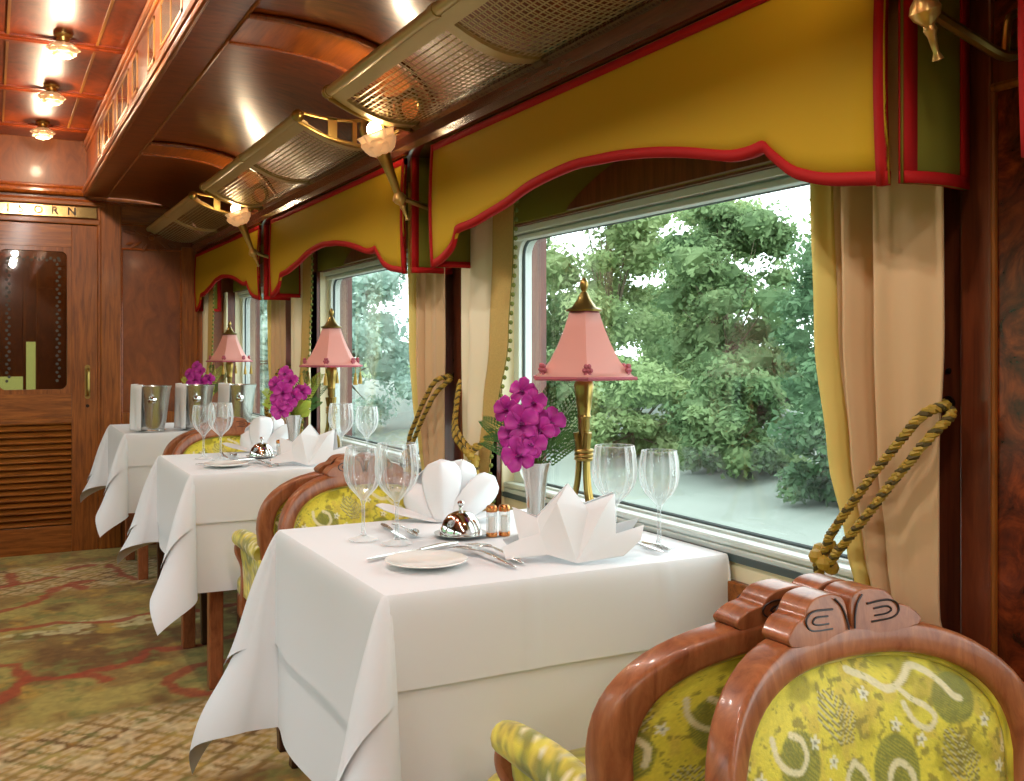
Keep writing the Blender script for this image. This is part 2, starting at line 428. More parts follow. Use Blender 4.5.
# windows
def window(fx, k, y0, y1, name):
    root = bpy.data.objects.new(name, None); C.objects.link(root); structure(root)
    root.location = (fx(1.41), (y0+y1)/2, ZS)
    def loc(m, nm, mat, **kw):
        m.xf(Matrix.Translation(-root.location)); return m.build(nm, mat, root, **kw)
    def bx(m, x0, x1, a, b, z0, z1):
        p, q = fx(x0), fx(x1); m.box(min(p, q), max(p, q), a, b, z0, z1)
    g = MB(); bx(g, 1.408, 1.412, y0+.02, y1-.02, ZS, ZT); loc(g, 'window_pane', M['window'], smooth=False)
    f = MB()   # alloy frame: ring with rounded inner corners
    hw, hh = (y1-y0)/2, (ZT-ZS)/2+.028; cy, cz = (y0+y1)/2, (ZS+ZT)/2
    inner = [(cy+a, cz+b) for a, b in rrect(2*hw-.07, ZT-ZS-.004, .05, 5)]
    outer = [(cy+a*1.0, cz+b) for a, b in rrect(2*hw, 2*hh, .004, 5)]
    n = len(inner); x0, x1 = fx(1.385), fx(1.43)
    vs = [(x0, *p) for p in outer]+[(x0, *p) for p in inner]+[(x1, *p) for p in outer]+[(x1, *p) for p in inner]
    fs = []
    for i in range(n):
        j = (i+1) % n; fs += [(i, j, n+j, n+i), (2*n+i, 3*n+i, 3*n+j, 2*n+j), (n+i, n+j, 3*n+j, 3*n+i), (i, 2*n+i, 2*n+j, j)]
    f.add(vs, fs); bx(f, 1.36, 1.39, y0, y1, ZT+.012, ZT+.03); bx(f, 1.37, 1.40, y0, y1, ZT-.006, ZT+.006)
    loc(f, 'window_frame', M['alu'], bevel=.002)
    s = MB(); sl = [(cy+a, cz+b) for a, b in rrect(2*hw-.072, ZT-ZS-.008, .048, 5)]
    s.tube([(fx(1.402), *p) for p in sl], .005, 6, closed=True); loc(s, 'window_seal', M['alud'])
    si = MB(); bx(si, 1.35, 1.41, y0, y1, .765, .781); bx(si, 1.352, 1.372, y0, y1, .740, .765); loc(si, 'window_sill', M['alu'], bevel=.005)
    li = MB(); bx(li, 1.346, 1.352, y0, y1, .738, .752); loc(li, 'sill_strip', M['alud'], smooth=False)
    c = MB(); bx(c, 1.352, 1.36, y0, y1, .695, .742); loc(c, 'sill_apron', M['cream'], smooth=False, bevel=.002)
    ca = MB(); bx(ca, 1.290, 1.301, y1-.005, y1+.075, .70, 1.53); loc(ca, 'window_casing', M['cream'], smooth=False, bevel=.003)
    kb = MB(); kb.lathe([(.011,0),(.011,.004),(.006,.006)], 14, ax=Matrix.Rotation(-PI/2, 3, 'Y') if fx(1) == 1 else Matrix.Rotation(PI/2, 3, 'Y'), c=(fx(1.352), y0+.47, .718)); loc(kb, 'sill_knob', M['iron'])
    rv = MB(); bx(rv, 1.346, 1.41, y0-.004, y0+.006, .70, 1.53); bx(rv, 1.346, 1.41, y1-.006, y1+.004, .70, 1.53); loc(rv, 'window_reveal', M['cream'], smooth=False)
    ol = MB(); bx(ol, 1.335, 1.344, y0, y1, 1.535, 1.80); loc(ol, 'head_lining', M['olive'], smooth=False)
    # brown arch board behind the valance
    ar = MB(); yl = y0+.72*(y1-y0); pts = [(y0+.02, 1.535)]+[(y0+.02+(yl-y0-.04)*t, 1.535+.12*math.sin(PI*t)**.8) for t in np.linspace(.02, .98, 17)]+[(yl-.02, 1.535)]
    p, q = fx(1.322), fx(1.336); ar.prism(pts, min(p, q), max(p, q), 'x'); loc(ar, 'head_arch', M['darkwood'], smooth=False)
    return root
n = 0
for k, (a, b) in enumerate(WIN):
    n += 1; window(lambda x: x, k, a, b, 'window_%d' % n)
for k, (a, b) in enumerate(WIN):
    n += 1; window(mir, k, a, b, 'window_%d' % n)

# pilasters between the right windows: stiles with a burl inset
for k in range(-1, 3):
    yc = .895+B*k
    st = MB(); st.box(1.285, 1.335, yc-.105, yc-.052, .0, 1.79); st.box(1.285, 1.335, yc+.052, yc+.105, .0, 1.79); st.box(1.285, 1.335, yc-.052, yc+.052, 1.55, 1.60)
    st.box(1.285, 1.335, yc-.052, yc+.052, 0, .1)
    o = structure(st.build('trim_%d' % (k+2), M['darkwood'], smooth=False, bevel=.004))
    st = MB(); st.box(1.292, 1.34, yc-.055, yc+.055, .0, 1.79); p = st.build('burl_inset', M['burl'], o, smooth=False)
    st = MB()
    for sy in (-1, 1): st.tube([(1.29, yc+sy*.05, .1), (1.29, yc+sy*.05, 1.55)], .005, 8)
    st.tube([(1.288, yc-.05, 1.552), (1.288, yc+.05, 1.552)], .007, 8)
    st.build('bead', M['wood'], o)

# ceiling: raised clerestory, soffit, curved side ceiling
ZC = 2.40
curve = [(.61,2.072),(.72,2.072),(.82,2.066),(.91,2.052),(.99,2.028),(1.06,1.99),(1.115,1.94),(1.15,1.89),(1.17,1.83)]
cl = MB(); cl.box(mir(.52), .52, YF, YB, ZC, ZC+.02)
for fx in (lambda x: x, mir):
    pr = [(x, z) for x, z in curve]
    cl.grid(len(pr), 2, lambda u, v, pr=pr, fx=fx: (fx(pr[round(u*(len(pr)-1))][0]), YF+(YB-YF)*v, pr[round(u*(len(pr)-1))][1]))
    a, b = fx(1.17), fx(1.5); cl.box(min(a, b), max(a, b), YF, YB, 1.855, 1.9)
structure(cl.build('ceiling', M['ceil'], angle=40))
c2 = MB(); c2.box(mir(.50), .50, YF, YB, ZC-.008, ZC-.001)
structure(c2.build('ceiling_veneer', M['ceil2'], smooth=False))
so = MB()
for fx in (lambda x: x, mir):
    a, b = fx(.49), fx(.612); so.box(min(a, b), max(a, b), YF, YB, 2.07, 2.085)
    a, b = fx(.50), fx(.53); so.box(min(a, b), max(a, b), YF, YB, 2.085, ZC)
structure(so.build('ceiling_soffit', M['ceil'], smooth=False))
# clerestory mouldings and rounded ribs
tn = 10
mo = MB()
for fx in (lambda x: x, mir):
    for (x, z, r) in ((.492,2.078,.012),(.487,2.10,.016),(.494,2.125,.010),(.492,2.37,.014),(.497,2.345,.008),(.61,2.07,.006)):
        mo.tube([(fx(x), YF, z), (fx(x), YB, z)], r, 10)
structure(mo.build('trim_%d' % tn, M['trimwood'])); tn += 1
gs = MB()
ribs = [4.32-.83*4+.83*i for i in range(0, 7)]
for fx in (lambda x: x, mir):
    for a, b in zip(ribs[:-1], ribs[1:]): gs.box(min(fx(.374), fx(.384)), max(fx(.374), fx(.384)), a+.05, b-.05, ZC-.013, ZC-.006)
structure(gs.build('trim_%d' % tn, M['gold'], smooth=False)); tn += 1
rb = MB()
for y in ribs:
    rb.tube([(mir(.495), y, ZC-.008), (.495, y, ZC-.008)], .012, 8); rb.box(mir(.495), .495, y-.05, y+.05, ZC-.014, ZC-.004)
structure(rb.build('trim_%d' % tn, M['ceil2'])); tn += 1
# arched ribs on the side ceiling at every pilaster
rb = MB(); rt = MB()
for fx in (lambda x: x, mir):
    for k in range(-1, 3):
        yc = .95+B*k+.0
        pts = [(fx(x-.0*0), z) for x, z in curve]
        for (d0, d1, m, th) in ((-.125, .125, rb, .012),):
            m.grid(len(curve), 2, lambda u, v, fx=fx, yc=yc: (fx(curve[round(u*8)][0]), yc-.125+.25*v, curve[round(u*8)][1]-.012))
        for sy in (-.125, .125):
            rt.tube([(fx(x), yc+sy, z-.010) for x, z in curve], .009, 8)
structure(rb.build('trim_%d' % tn, M['trimwood'])); tn += 1
structure(rt.build('trim_%d' % tn, M['trimwood'])); tn += 1
# dark cornice above the valances
prof = [(1.17,1.872),(1.135,1.872),(1.125,1.862),(1.13,1.85),(1.105,1.838),(1.092,1.822),(1.088,1.805),(1.098,1.792),(1.104,1.786),(1.104,1.765),(1.14,1.757),(1.345,1.757),(1.345,1.872)]
for fx, nm in ((lambda x: x, 'cornice_right'), (mir, 'cornice_left')):
    structure(MB().prism([(fx(x), z) for x, z in prof], YF, YB, 'y').build(nm, M['cornice'], angle=30))
# leaded frieze panes on the clerestory side
def frieze(fx, k):
    g = MB(); p = MB(); yc = 4.82-1.84*k
    for (a, b) in ((-.80,-.64),(-.52,-.10),(.04,.46),(.60,.76)):
        y0, y1 = yc+a, yc+b; z0, z1 = 2.165, 2.32; x = fx(.497)
        for q in ((y0, y1, z0, z0+.012), (y0, y1, z1-.012, z1), (y0, y0+.018, z0, z1), (y1-.018, y1, z0, z1)):
            g.box(min(x, fx(.507)), max(x, fx(.507)), *q)
        p.box(min(fx(.499), fx(.504)), max(fx(.499), fx(.504)), y0+.01, y1-.01, z0+.01, z1-.01)
        m = (y0+y1)/2
        for q in np.linspace(y0, y1, 3 if b-a > .3 else 2)[1:-1]: g.box(min(x, fx(.503)), max(x, fx(.503)), q-.004, q+.004, z0, z1)
    o = structure(g.build('frieze_frame', M['gold'], smooth=False)); p.build('frieze_pane', M['pane'], o, smooth=False)
for k in range(3): frieze(lambda x: x, k); frieze(mir, k)

# rear wall behind the camera
structure(MB().box(-1.1, 1.5, YF-.06, YF, 0, 2.45).build('wall_rear', M['panel'], smooth=False))

# bulkhead with the door
bw = MB(); Y0, Y1 = YB, YB+.06
bw.box(-.95, -.13, Y0+.012, Y1, 0, 2.46); bw.box(.565, 1.5, Y0+.012, Y1, 0, 2.46); bw.box(-.13, .565, Y0+.012, Y1, 1.905, 2.46)
bk = structure(bw.build('wall_bulkhead', M['panel'], smooth=False))
st = MB()
st.box(.575, .690, Y0-.012, Y1, 0, 2.03); st.box(.558, .580, Y0-.004, Y1, 0, 2.03); st.box(1.035, 1.13, Y0-.012, Y1, 0, 1.80)
st.box(-.25, -.14, Y0-.012, Y1, 0, 2.03); st.box(.690, 1.035, Y0-.006, Y1, 0, .16); st.box(.690, 1.035, Y0-.004, Y1, .70, .80)
st.build('bulkhead_stile', M['wood'], bk, smooth=False, bevel=.006)
st = MB(); st.box(.690, 1.10, Y0-.008, Y1, 1.925, 2.03); st.box(-.14, .575, Y0-.008, Y1, 1.905, 1.938); st.box(-.95, .6, Y0-.02, Y1, 2.012, 2.04)
st.build('bulkhead_rail', M['wood_h'], bk, smooth=False, bevel=.006)
st = MB()
for z in (2.045, 2.033): st.tube([(-.95, Y0-.005, z), (1.1, Y0-.005, z-.004)], .007, 8)
st.tube([(.690, Y0, 1.775), (1.035, Y0, 1.775)], .006, 8); st.tube([(.690, Y0, 1.918), (1.035, Y0, 1.918)], .006, 8)
st.tube([(-.06, Y0-.006, 2.088), (.49, Y0-.006, 2.088)], .022, 10); st.tube([(-.06, Y0-.006, 2.118), (.49, Y0-.006, 2.118)], .012, 10)
for x in (.694, 1.031): st.tube([(x, Y0, .16), (x, Y0, 1.775)], .005, 8)
st.build('bulkhead_molding', M['trimwood'], bk)
# carved leaf spray in the frieze of the panel
cv = MB()
for sx in (-1, 1):
    for k, (dx, dz, l, a) in enumerate(((.02,.0,.09,25),(.05,-.03,.08,-35),(.09,.015,.07,10),(.02,-.045,.06,-60),(.10,-.04,.05,-20))):
        c0 = Vector((.86+sx*dx, Y0-.001, 1.855+dz)); d = Vector((sx*math.cos(math.radians(a)), 0, math.sin(math.radians(a))))
        cv.tube([c0, c0+d*l*.5, c0+d*l], [.004, .012, .002], 6)
cv.ball((.86, Y0, 1.85), .02, 8)
cv.build('carved_leaves', M['panel'], bk)
# lit bulkhead panel above the door inside the clerestory comes from wall_bulkhead itself
sg = MB().box(-.12, .555, Y0-.016, Y0-.004, 1.942, 2.006).build('name_plate', M['mirror'], bk, smooth=False, bevel=.002)
sg['label'] = 'gilt plate with dark lettering above the door'
def text(body, size, mat, parent, loc, rot, name, ext=.0015):
    cu = bpy.data.curves.new(name, 'FONT'); cu.body = body; cu.size = size; cu.extrude = ext; cu.offset = .0012; cu.align_x = 'CENTER'; cu.align_y = 'CENTER'
    t = bpy.data.objects.new(name, cu); C.objects.link(t); bpy.context.view_layer.update()
    me = bpy.data.meshes.new_from_object(t.evaluated_get(bpy.context.evaluated_depsgraph_get())); bpy.data.objects.remove(t)
    o = bpy.data.objects.new(name, me); C.objects.link(o); me.materials.append(mat); o.location = loc; o.rotation_euler = rot
    if parent: o.parent = parent
    return o
for ch, x in zip('ADISORN', (-.06, .02, .09, .155, .245, .33, .42)):
    text(ch, .062, M['letter'], bk, (x, Y0-.0175, 1.974), (PI/2, 0, 0), 'sign_letter')

# door_1
dr = bpy.data.objects.new('door_1', None); C.objects.link(dr); structure(dr, 'wooden carriage door with glazed top and louvred base'); dr.location = (.22, Y0+.02, 0)
def dpart(m, nm, mat, **kw): m.xf(Matrix.Translation(-dr.location)); return m.build(nm, mat, dr, **kw)
m = MB()
gx0, gx1, gz0, gz1 = .045, .395, .945, 1.742
loop = [((gx0+gx1)/2+a, (gz0+gz1)/2+b) for a, b in rrect(gx1-gx0, gz1-gz0, .035, 5)]
outl = [((gx0+gx1)/2+a, (gz0+gz1)/2+b) for a, b in rrect(gx1-gx0+.05, gz1-gz0+.05, .002, 5)]
nn = len(loop)
for ya, yb in ((Y0, Y0+.04),):
    vs = [(p[0], ya, p[1]) for p in outl]+[(p[0], ya, p[1]) for p in loop]+[(p[0], yb, p[1]) for p in outl]+[(p[0], yb, p[1]) for p in loop]
    fs = []
    for i in range(nn):
        j = (i+1) % nn; fs += [(i, j, nn+j, nn+i), (2*nn+i, 3*nn+i, 3*nn+j, 2*nn+j), (nn+i, nn+j, 3*nn+j, 3*nn+i)]
    m.add(vs, fs)
m.box(-.128, gx0-.025, Y0, Y0+.04, 0, 1.90); m.box(gx1+.025, .558, Y0, Y0+.04, 0, 1.90)
dpart(m, 'door_stile', M['wood'], smooth=False, bevel=.002)
m = MB()
m.box(gx0-.025, gx1+.025, Y0, Y0+.04, gz1+.025, 1.90); m.box(gx0-.025, gx1+.025, Y0, Y0+.04, .777, gz0-.025); m.box(gx0-.025, gx1+.025, Y0, Y0+.04, 0, .155)
m.box(gx0-.025, gx1+.025, Y0-.006, Y0, .75, .777)
dpart(m, 'door_rail', M['wood_h'], smooth=False, bevel=.002)
m = MB()
NL = 17
for i in range(NL):
    z = .158+(.777-.158)*(i+.5)/NL; o = len(m.v)
    m.box(gx0-.025, gx1+.025, -.022, .022, -.005, .005); m.xf(Matrix.Translation((0, Y0+.016, z)) @ Matrix.Rotation(math.radians(38), 4, 'X'), o)
dpart(m, 'door_louver', M['wood_h'], smooth=False, bevel=.002)
dpart(MB().box(gx0-.025, gx1+.025, Y0+.032, Y0+.038, .155, .777), 'louver_backing', M['darkwood'], smooth=False)
dpart(MB().box(gx0, gx1, Y0+.018, Y0+.022, gz0, gz1), 'door_pane', M['doorglass'], smooth=False)
m = MB()
for x in (gx0+.045, gx1-.045):
    for k in range(30): m.lathe([(.009,0),(.009,.001)], 6, c=(x+(.006 if k % 2 else -.006), Y0+.016, gz0+.05+(gz1-gz0-.1)*k/29), ax=Matrix.Rotation(PI/2, 3, 'X'))
for k in range(14): m.lathe([(.009,0),(.009,.001)], 6, c=(gx0+.045+(gx1-gx0-.09)*k/13, Y0+.016, gz1-.045+(.006 if k % 2 else -.006)), ax=Matrix.Rotation(PI/2, 3, 'X'))
dpart(m, 'etched_border', M['etch'], smooth=False)
m = MB(); pl = [(.505+a, .985+b) for a, b in rrect(.030, .20, .0149, 6)]; m.prism(pl, Y0-.004, Y0, 'y'); 
dpart(m, 'handle_plate', M['brass'])
m = MB(); m.tube(cr([(.505,Y0-.004,1.06),(.505,Y0-.035,1.05),(.505,Y0-.04,.98),(.505,Y0-.035,.92),(.505,Y0-.004,.91)], 6), .009, 8); dpart(m, 'door_handle', M['brass'])
m = MB(); m.lathe([(.010,0),(.010,.004)], 12, c=(.505, Y0, .845), ax=Matrix.Rotation(PI/2, 3, 'X')); dpart(m, 'keyhole', M['iron'])
# vestibule beyond the door
v = MB(); v.box(-.5, .95, YB+1.5, YB+1.55, 0, 2.4); v.box(-.52, -.5, YB+.06, YB+1.55, 0, 2.4); v.box(.93, .95, YB+.06, YB+1.55, 0, 2.4); v.box(-.5, .95, YB+.06, YB+1.55, 2.3, 2.34)
vb = structure(v.build('wall_vestibule', M['panel'], smooth=False))
v = MB(); v.box(.225, .285, YB+1.48, YB+1.5, .7, 1.23); v.box(-.1, .205, YB+1.48, YB+1.5, .7, .985); v.build('vestibule_window', M['lit'], vb, smooth=False)
v = MB(); v.box(.29, .31, YB+1.46, YB+1.5, .5, 1.9); v.box(.205, .225, YB+1.46, YB+1.5, .5, 1.9); v.build('vestibule_post', M['wood'], vb, smooth=False)

# ------------------------------------------------------------------ luggage racks
def make_rack():
    """local: x toward the wall, y along the coach, origin at the front rail's far end"""
    L = 1.51
    r = thing('luggage_rack', 'brass luggage rack with woven metal netting, nearest above the large window', 'luggage rack', (.846, 2.71, 1.90), 0, 'luggage racks along the wall')
    sag = lambda x: -.040*math.sin(min(1, x/.32)*PI)-.05*(x/.32)
    m = MB(); m.tube([(0, -L, 0), (0, 0, 0)], .0145, 12)
    for y in (-L/2, -.002, -L+.002): m.tube([(0, y-.012, 0), (0, y+.012, 0)], .0175, 12)
    m.build('front_rail', M['brassdull'], r)
    f = MB()
    def strip(a0, a1, y0, y1, th=.010):
        n = 9
        f.grid(n, 2, lambda u, v: (a0+(a1-a0)*u, y0+(y1-y0)*v, sag(a0+(a1-a0)*u)+.004))
        f.grid(n, 2, lambda u, v: (a0+(a1-a0)*u, y0+(y1-y0)*v, sag(a0+(a1-a0)*u)-th))
        for yy in (y0, y1): f.grid(n, 2, lambda u, v: (a0+(a1-a0)*u, yy, sag(a0+(a1-a0)*u)+.004-(th+.004)*v))
        for aa in (a0, a1): f.grid(2, 2, lambda u, v: (aa, y0+(y1-y0)*u, sag(aa)+.004-(th+.004)*v))
    strip(.006, .036, -L, 0); strip(.295, .32, -L, 0)
    for y in (0, -L/2+.025, -L+.05): strip(.034, .30, y-.04, y)
    f.build('rack_frame', M['brassdull'], r)
    for y0, y1 in ((-L/2+.02, -.035), (-L+.008, -L/2-.01)):
        g = MB(); st = .0135
        k = 0
        for y in np.arange(y0, y1, st):
            g.grid(9, 2, lambda u, v: (.034+.266*u, y+.0052*v, sag(.034+.266*u)-.002+(.002 if k % 2 else 0))); k += 1
        for x in np.arange(.038, .30, st):
            g.grid(2, 2, lambda u, v: (x+.0052*v, y0+(y1-y0)*u, sag(x)-.0035))
        g.build('netting', M['brassdull'], r, smooth=False)
    # end brackets with ring
    for y in (-L-.012, .004):
        b = MB()
        up = [(.0, .012), (.10, .0), (.20, .005), (.24, .03), (.29, .045), (.33, .03)]
        lo = [(.0, -.018), (.09, -.055), (.20, -.075), (.30, -.085), (.33, -.08)]
        b.sweep([(x, y, z) for x, z in [tuple(p) for p in cr([(a, b_, 0) for a, b_ in up], 5)] for x, z in [(x, z)]] if False else [(p[0], y, p[1]) for p in cr([(a, b_, 0) for a, b_ in up], 5)], rrect(.012, .010, .003, 2), (0, 1, 0))
        b.sweep([(p[0], y, p[1]) for p in cr([(a, b_, 0) for a, b_ in lo], 5)], rrect(.012, .010, .003, 2), (0, 1, 0))
        b.box(.095, .125, y-.005, y+.005, -.058, .004); b.box(.175, .19, y-.005, y+.005, -.072, .004)
        b.tube([(.245+.036*math.cos(a), y, -.018+.040*math.sin(a)) for a in np.linspace(0, 2*PI, 24, endpoint=False)], .010, 8, closed=True)
        b.ball((0, y, 0), .021, 12)
        b.build('bracket', M['brass'], r)
    return r
rack = make_rack()
dup(rack, 0, B+.012, label='brass luggage rack over the second window, between two torch lamps')
r3 = dup(rack, 0, 2*B+.0-.02, label='brass luggage rack farthest away, reaching the end wall')

# ------------------------------------------------------------------ valances
V_OUT = [(433,267),(442,262),(453,250),(457,240),(460,232),(475,226),(489,218),(510,205.6),(535,188),(574,170),(600,164),(625,159.5),(655,157),(685,157),(710,159),(735,161),(755,157),(767.5,152),(774,158),(785,168),(794,175),(805,180),(828,184.5),(855,184.5),(888.6,183.6)]
def make_valance():
    X = 1.12; out = [onX(u, v, X) for u, v in V_OUT]; y_r, y_l = out[-1][0], out[0][0]; ztop = 1.758
    o = thing('valance', 'mustard pelmet with red binding over the large near window', 'valance', (X, (y_l+y_r)/2, 1.40), 0, 'valances over the windows')
    yc, zc = (y_l+y_r)/2, 1.40
    out = [(y-yc, z-zc) for y, z in out]; zt = ztop-zc
    bul = lambda y, z: -.012*math.sin(min(1, max(0, (z)/zt))*PI)*.6
    m = MB(); n = len(out)
    rows = 8
    m.grid(n, rows, lambda u, v: (bul(0, out[round(u*(n-1))][1]+(zt-out[round(u*(n-1))][1])*v), out[round(u*(n-1))][0], out[round(u*(n-1))][1]+(zt-out[round(u*(n-1))][1])*v))
    m.build('front_panel', M['valance'], o, solid=.008)
    t = MB(); w = .017
    loop = [(y, z) for y, z in out]
    full = cr([(0, y, z) for y, z in loop], 3)
    P = [(y, z) for _, y, z in full]
    # ribbon along the lower edge, then up both sides and along the top
    def ribbon(pts, nrm):
        k = len(pts)
        t.grid(k, 2, lambda u, v: (-.001+bul(0, pts[round(u*(k-1))][1]), pts[round(u*(k-1))][0]+nrm(round(u*(k-1)))[0]*w*v, pts[round(u*(k-1))][1]+nrm(round(u*(k-1)))[1]*w*v))
    ribbon(P, lambda i: (0, 1.15))
    for (yy, z0) in ((out[0][0], out[0][1]), (out[-1][0], out[-1][1])):
        s = -1 if yy > 0 else 1
        ribbon([(yy, z0+(zt-z0)*q/10) for q in range(11)], lambda i, s=s: (s*.9, 0))
    ribbon([(out[0][0]+(out[-1][0]-out[0][0])*q/12, zt) for q in range(13)], lambda i: (0, -1.1))
    t.xf(Matrix.Translation((0, 0, -.002))); t.build('red_binding', M['red'], o, solid=.0125)
    # returns from the front panel back to the wall, at both ends
    for yy, z0 in ((out[0][0], out[0][1]), (out[-1][0]-.012, out[-1][1])):
        g = MB(); nx_ = 6
        g.grid(nx_, 7, lambda u, v: (.012+.135*u, yy-.012*math.sin(PI*u), z0+(zt-z0)*v))
        rp = g.build('return_panel', M['olive'], o, solid=.005)
        h = MB()
        for s in (1, -1):
            dyy = -.0045*s
            h.grid(2, 7, lambda u, v: (.012+.022*u, yy+dyy-.003*u, z0+(zt-z0)*v)); h.grid(2, 7, lambda u, v: (.122+.025*u, yy+dyy-.006+.006*u, z0+(zt-z0)*v))
            h.grid(6, 2, lambda u, v: (.012+.135*u, yy+dyy-.012*math.sin(PI*u), z0+.017*v))
        h.build('binding', M['red'], rp, solid=.003)
    return o
val = make_valance()
dup(val, 0, B, label='mustard pelmet with red binding over the second window')
dup(val, 0, 2*B, label='mustard pelmet with red binding over the far window by the end wall')
dup(val, 0, -B, label='red bound pelmet edge just entering at the top right corner')

# ------------------------------------------------------------------ curtains
def make_right_curtain():
    o = thing('curtain', 'beige draped curtain tied back at the right of the large window', 'curtain', (1.235, 1.09, .25), 0, 'curtains beside the windows')
    z0, z1 = .25, 1.72
    kY = [(1.72,.988,1.245),(1.45,.990,1.245),(1.2,.990,1.235),(1.0,1.0,1.205),(.86,1.0,1.172),(.78,1.0,1.15),(.70,.99,1.14),(.5,.98,1.11),(.25,.98,1.115)]
    def yy(z):
        for (a, r0, l0), (b, r1, l1) in zip(kY[:-1], kY[1:]):
            if b <= z <= a:
                t = (z-b)/(a-b); t = t*t*(3-2*t); return r1+(r0-r1)*t, l1+(l0-l1)*t
        return kY[-1][1:]
    def pt(s, z, dx=0):
        r, l = yy(z); am = .018+.010*(1-abs(z-.85)/.9)
        f = math.sin(s*PI*8+.19)*am*(.10+1.0*sst(.30, .62, np.array(s)).item())*(.55+.45*sst(.8, 1.1, np.array(z)).item())+.005*math.sin(s*7+z*2)
        return (f+dx+.04*(1-sst(.58, .80, np.array(z)).item()), r+(l-r)*s-1.09, z-.25)
    m = MB(); m.grid(70, 46, lambda u, v: pt(.0+.86*u, z0+(z1-z0)*v)); m.build('drape', M['curtain'], o, solid=.003)
    m = MB(); m.grid(16, 46, lambda u, v: pt(.86+.14*u, z0+(z1-z0)*v, .001)); m.build('lining_edge', M['curtyel'], o, solid=.003)
    m = MB()
    for k in range(58):
        z = z0+(z1-z0)*k/57; p = pt(1.0, z); m.ball((p[0]+.004, p[1]+.004, p[2]), .005, 6)
    m.build('bobble_fringe', M['bobble'], o)
    return o
def make_left_curtain():
    o = thing('curtain', 'cream curtain with tan border and green bobbles at the left of the large window', 'curtain', (1.245, 2.52, .25), 0, 'curtains beside the windows')
    z0, z1 = .25, 1.72
    kY = [(1.72,2.33,2.685),(1.45,2.345,2.685),(1.2,2.375,2.685),(1.0,2.44,2.68),(.86,2.49,2.67),(.80,2.50,2.66),(.7,2.47,2.67),(.5,2.45,2.68),(.25,2.44,2.68)]
    def yy(z):
        for (a, r0, l0), (b, r1, l1) in zip(kY[:-1], kY[1:]):
            if b <= z <= a:
                t = (z-b)/(a-b); t = t*t*(3-2*t); return r1+(r0-r1)*t, l1+(l0-l1)*t
        return kY[-1][1:]
    def pt(s, z, dx=0):
        r, l = yy(z); f = math.sin(s*PI*5)*.016*(.3+.7*s)
        return (f+dx+.03*(1-sst(.58, .80, np.array(z)).item()), r+(l-r)*s-2.52, z-.25)
    m = MB(); m.grid(50, 40, lambda u, v: pt(.34+.66*u, z0+(z1-z0)*v)); m.build('drape', M['curtpale'], o, solid=.003)
    m = MB(); m.grid(16, 40, lambda u, v: pt(.03+.31*u, z0+(z1-z0)*v, -.001)); m.build('woven_border', M['curtband'], o, solid=.003)
    m = MB(); m.grid(3, 40, lambda u, v: pt(.03*u, z0+(z1-z0)*v, -.003))
    for k in range(60):
        z = z0+(z1-z0)*k/59; p = pt(0, z); m.ball((p[0]-.002, p[1]-.008, p[2]), .0068, 6)
    m.build('bobble_fringe', M['bobble'], o)
    return o
cr_ = make_right_curtain(); cl_ = make_left_curtain()
dup(cr_, 0, B-.03, label='beige draped curtain at the right of the second window')
dup(cr_, 0, 2*B, label='beige draped curtain at the right of the far window')
dup(cl_, 0, B+.06, label='cream curtain with bobbled tan border at the left of the second window')
dup(cl_, -.085, 2*B-.06, label='cream curtain against the end wall at the left of the far window')

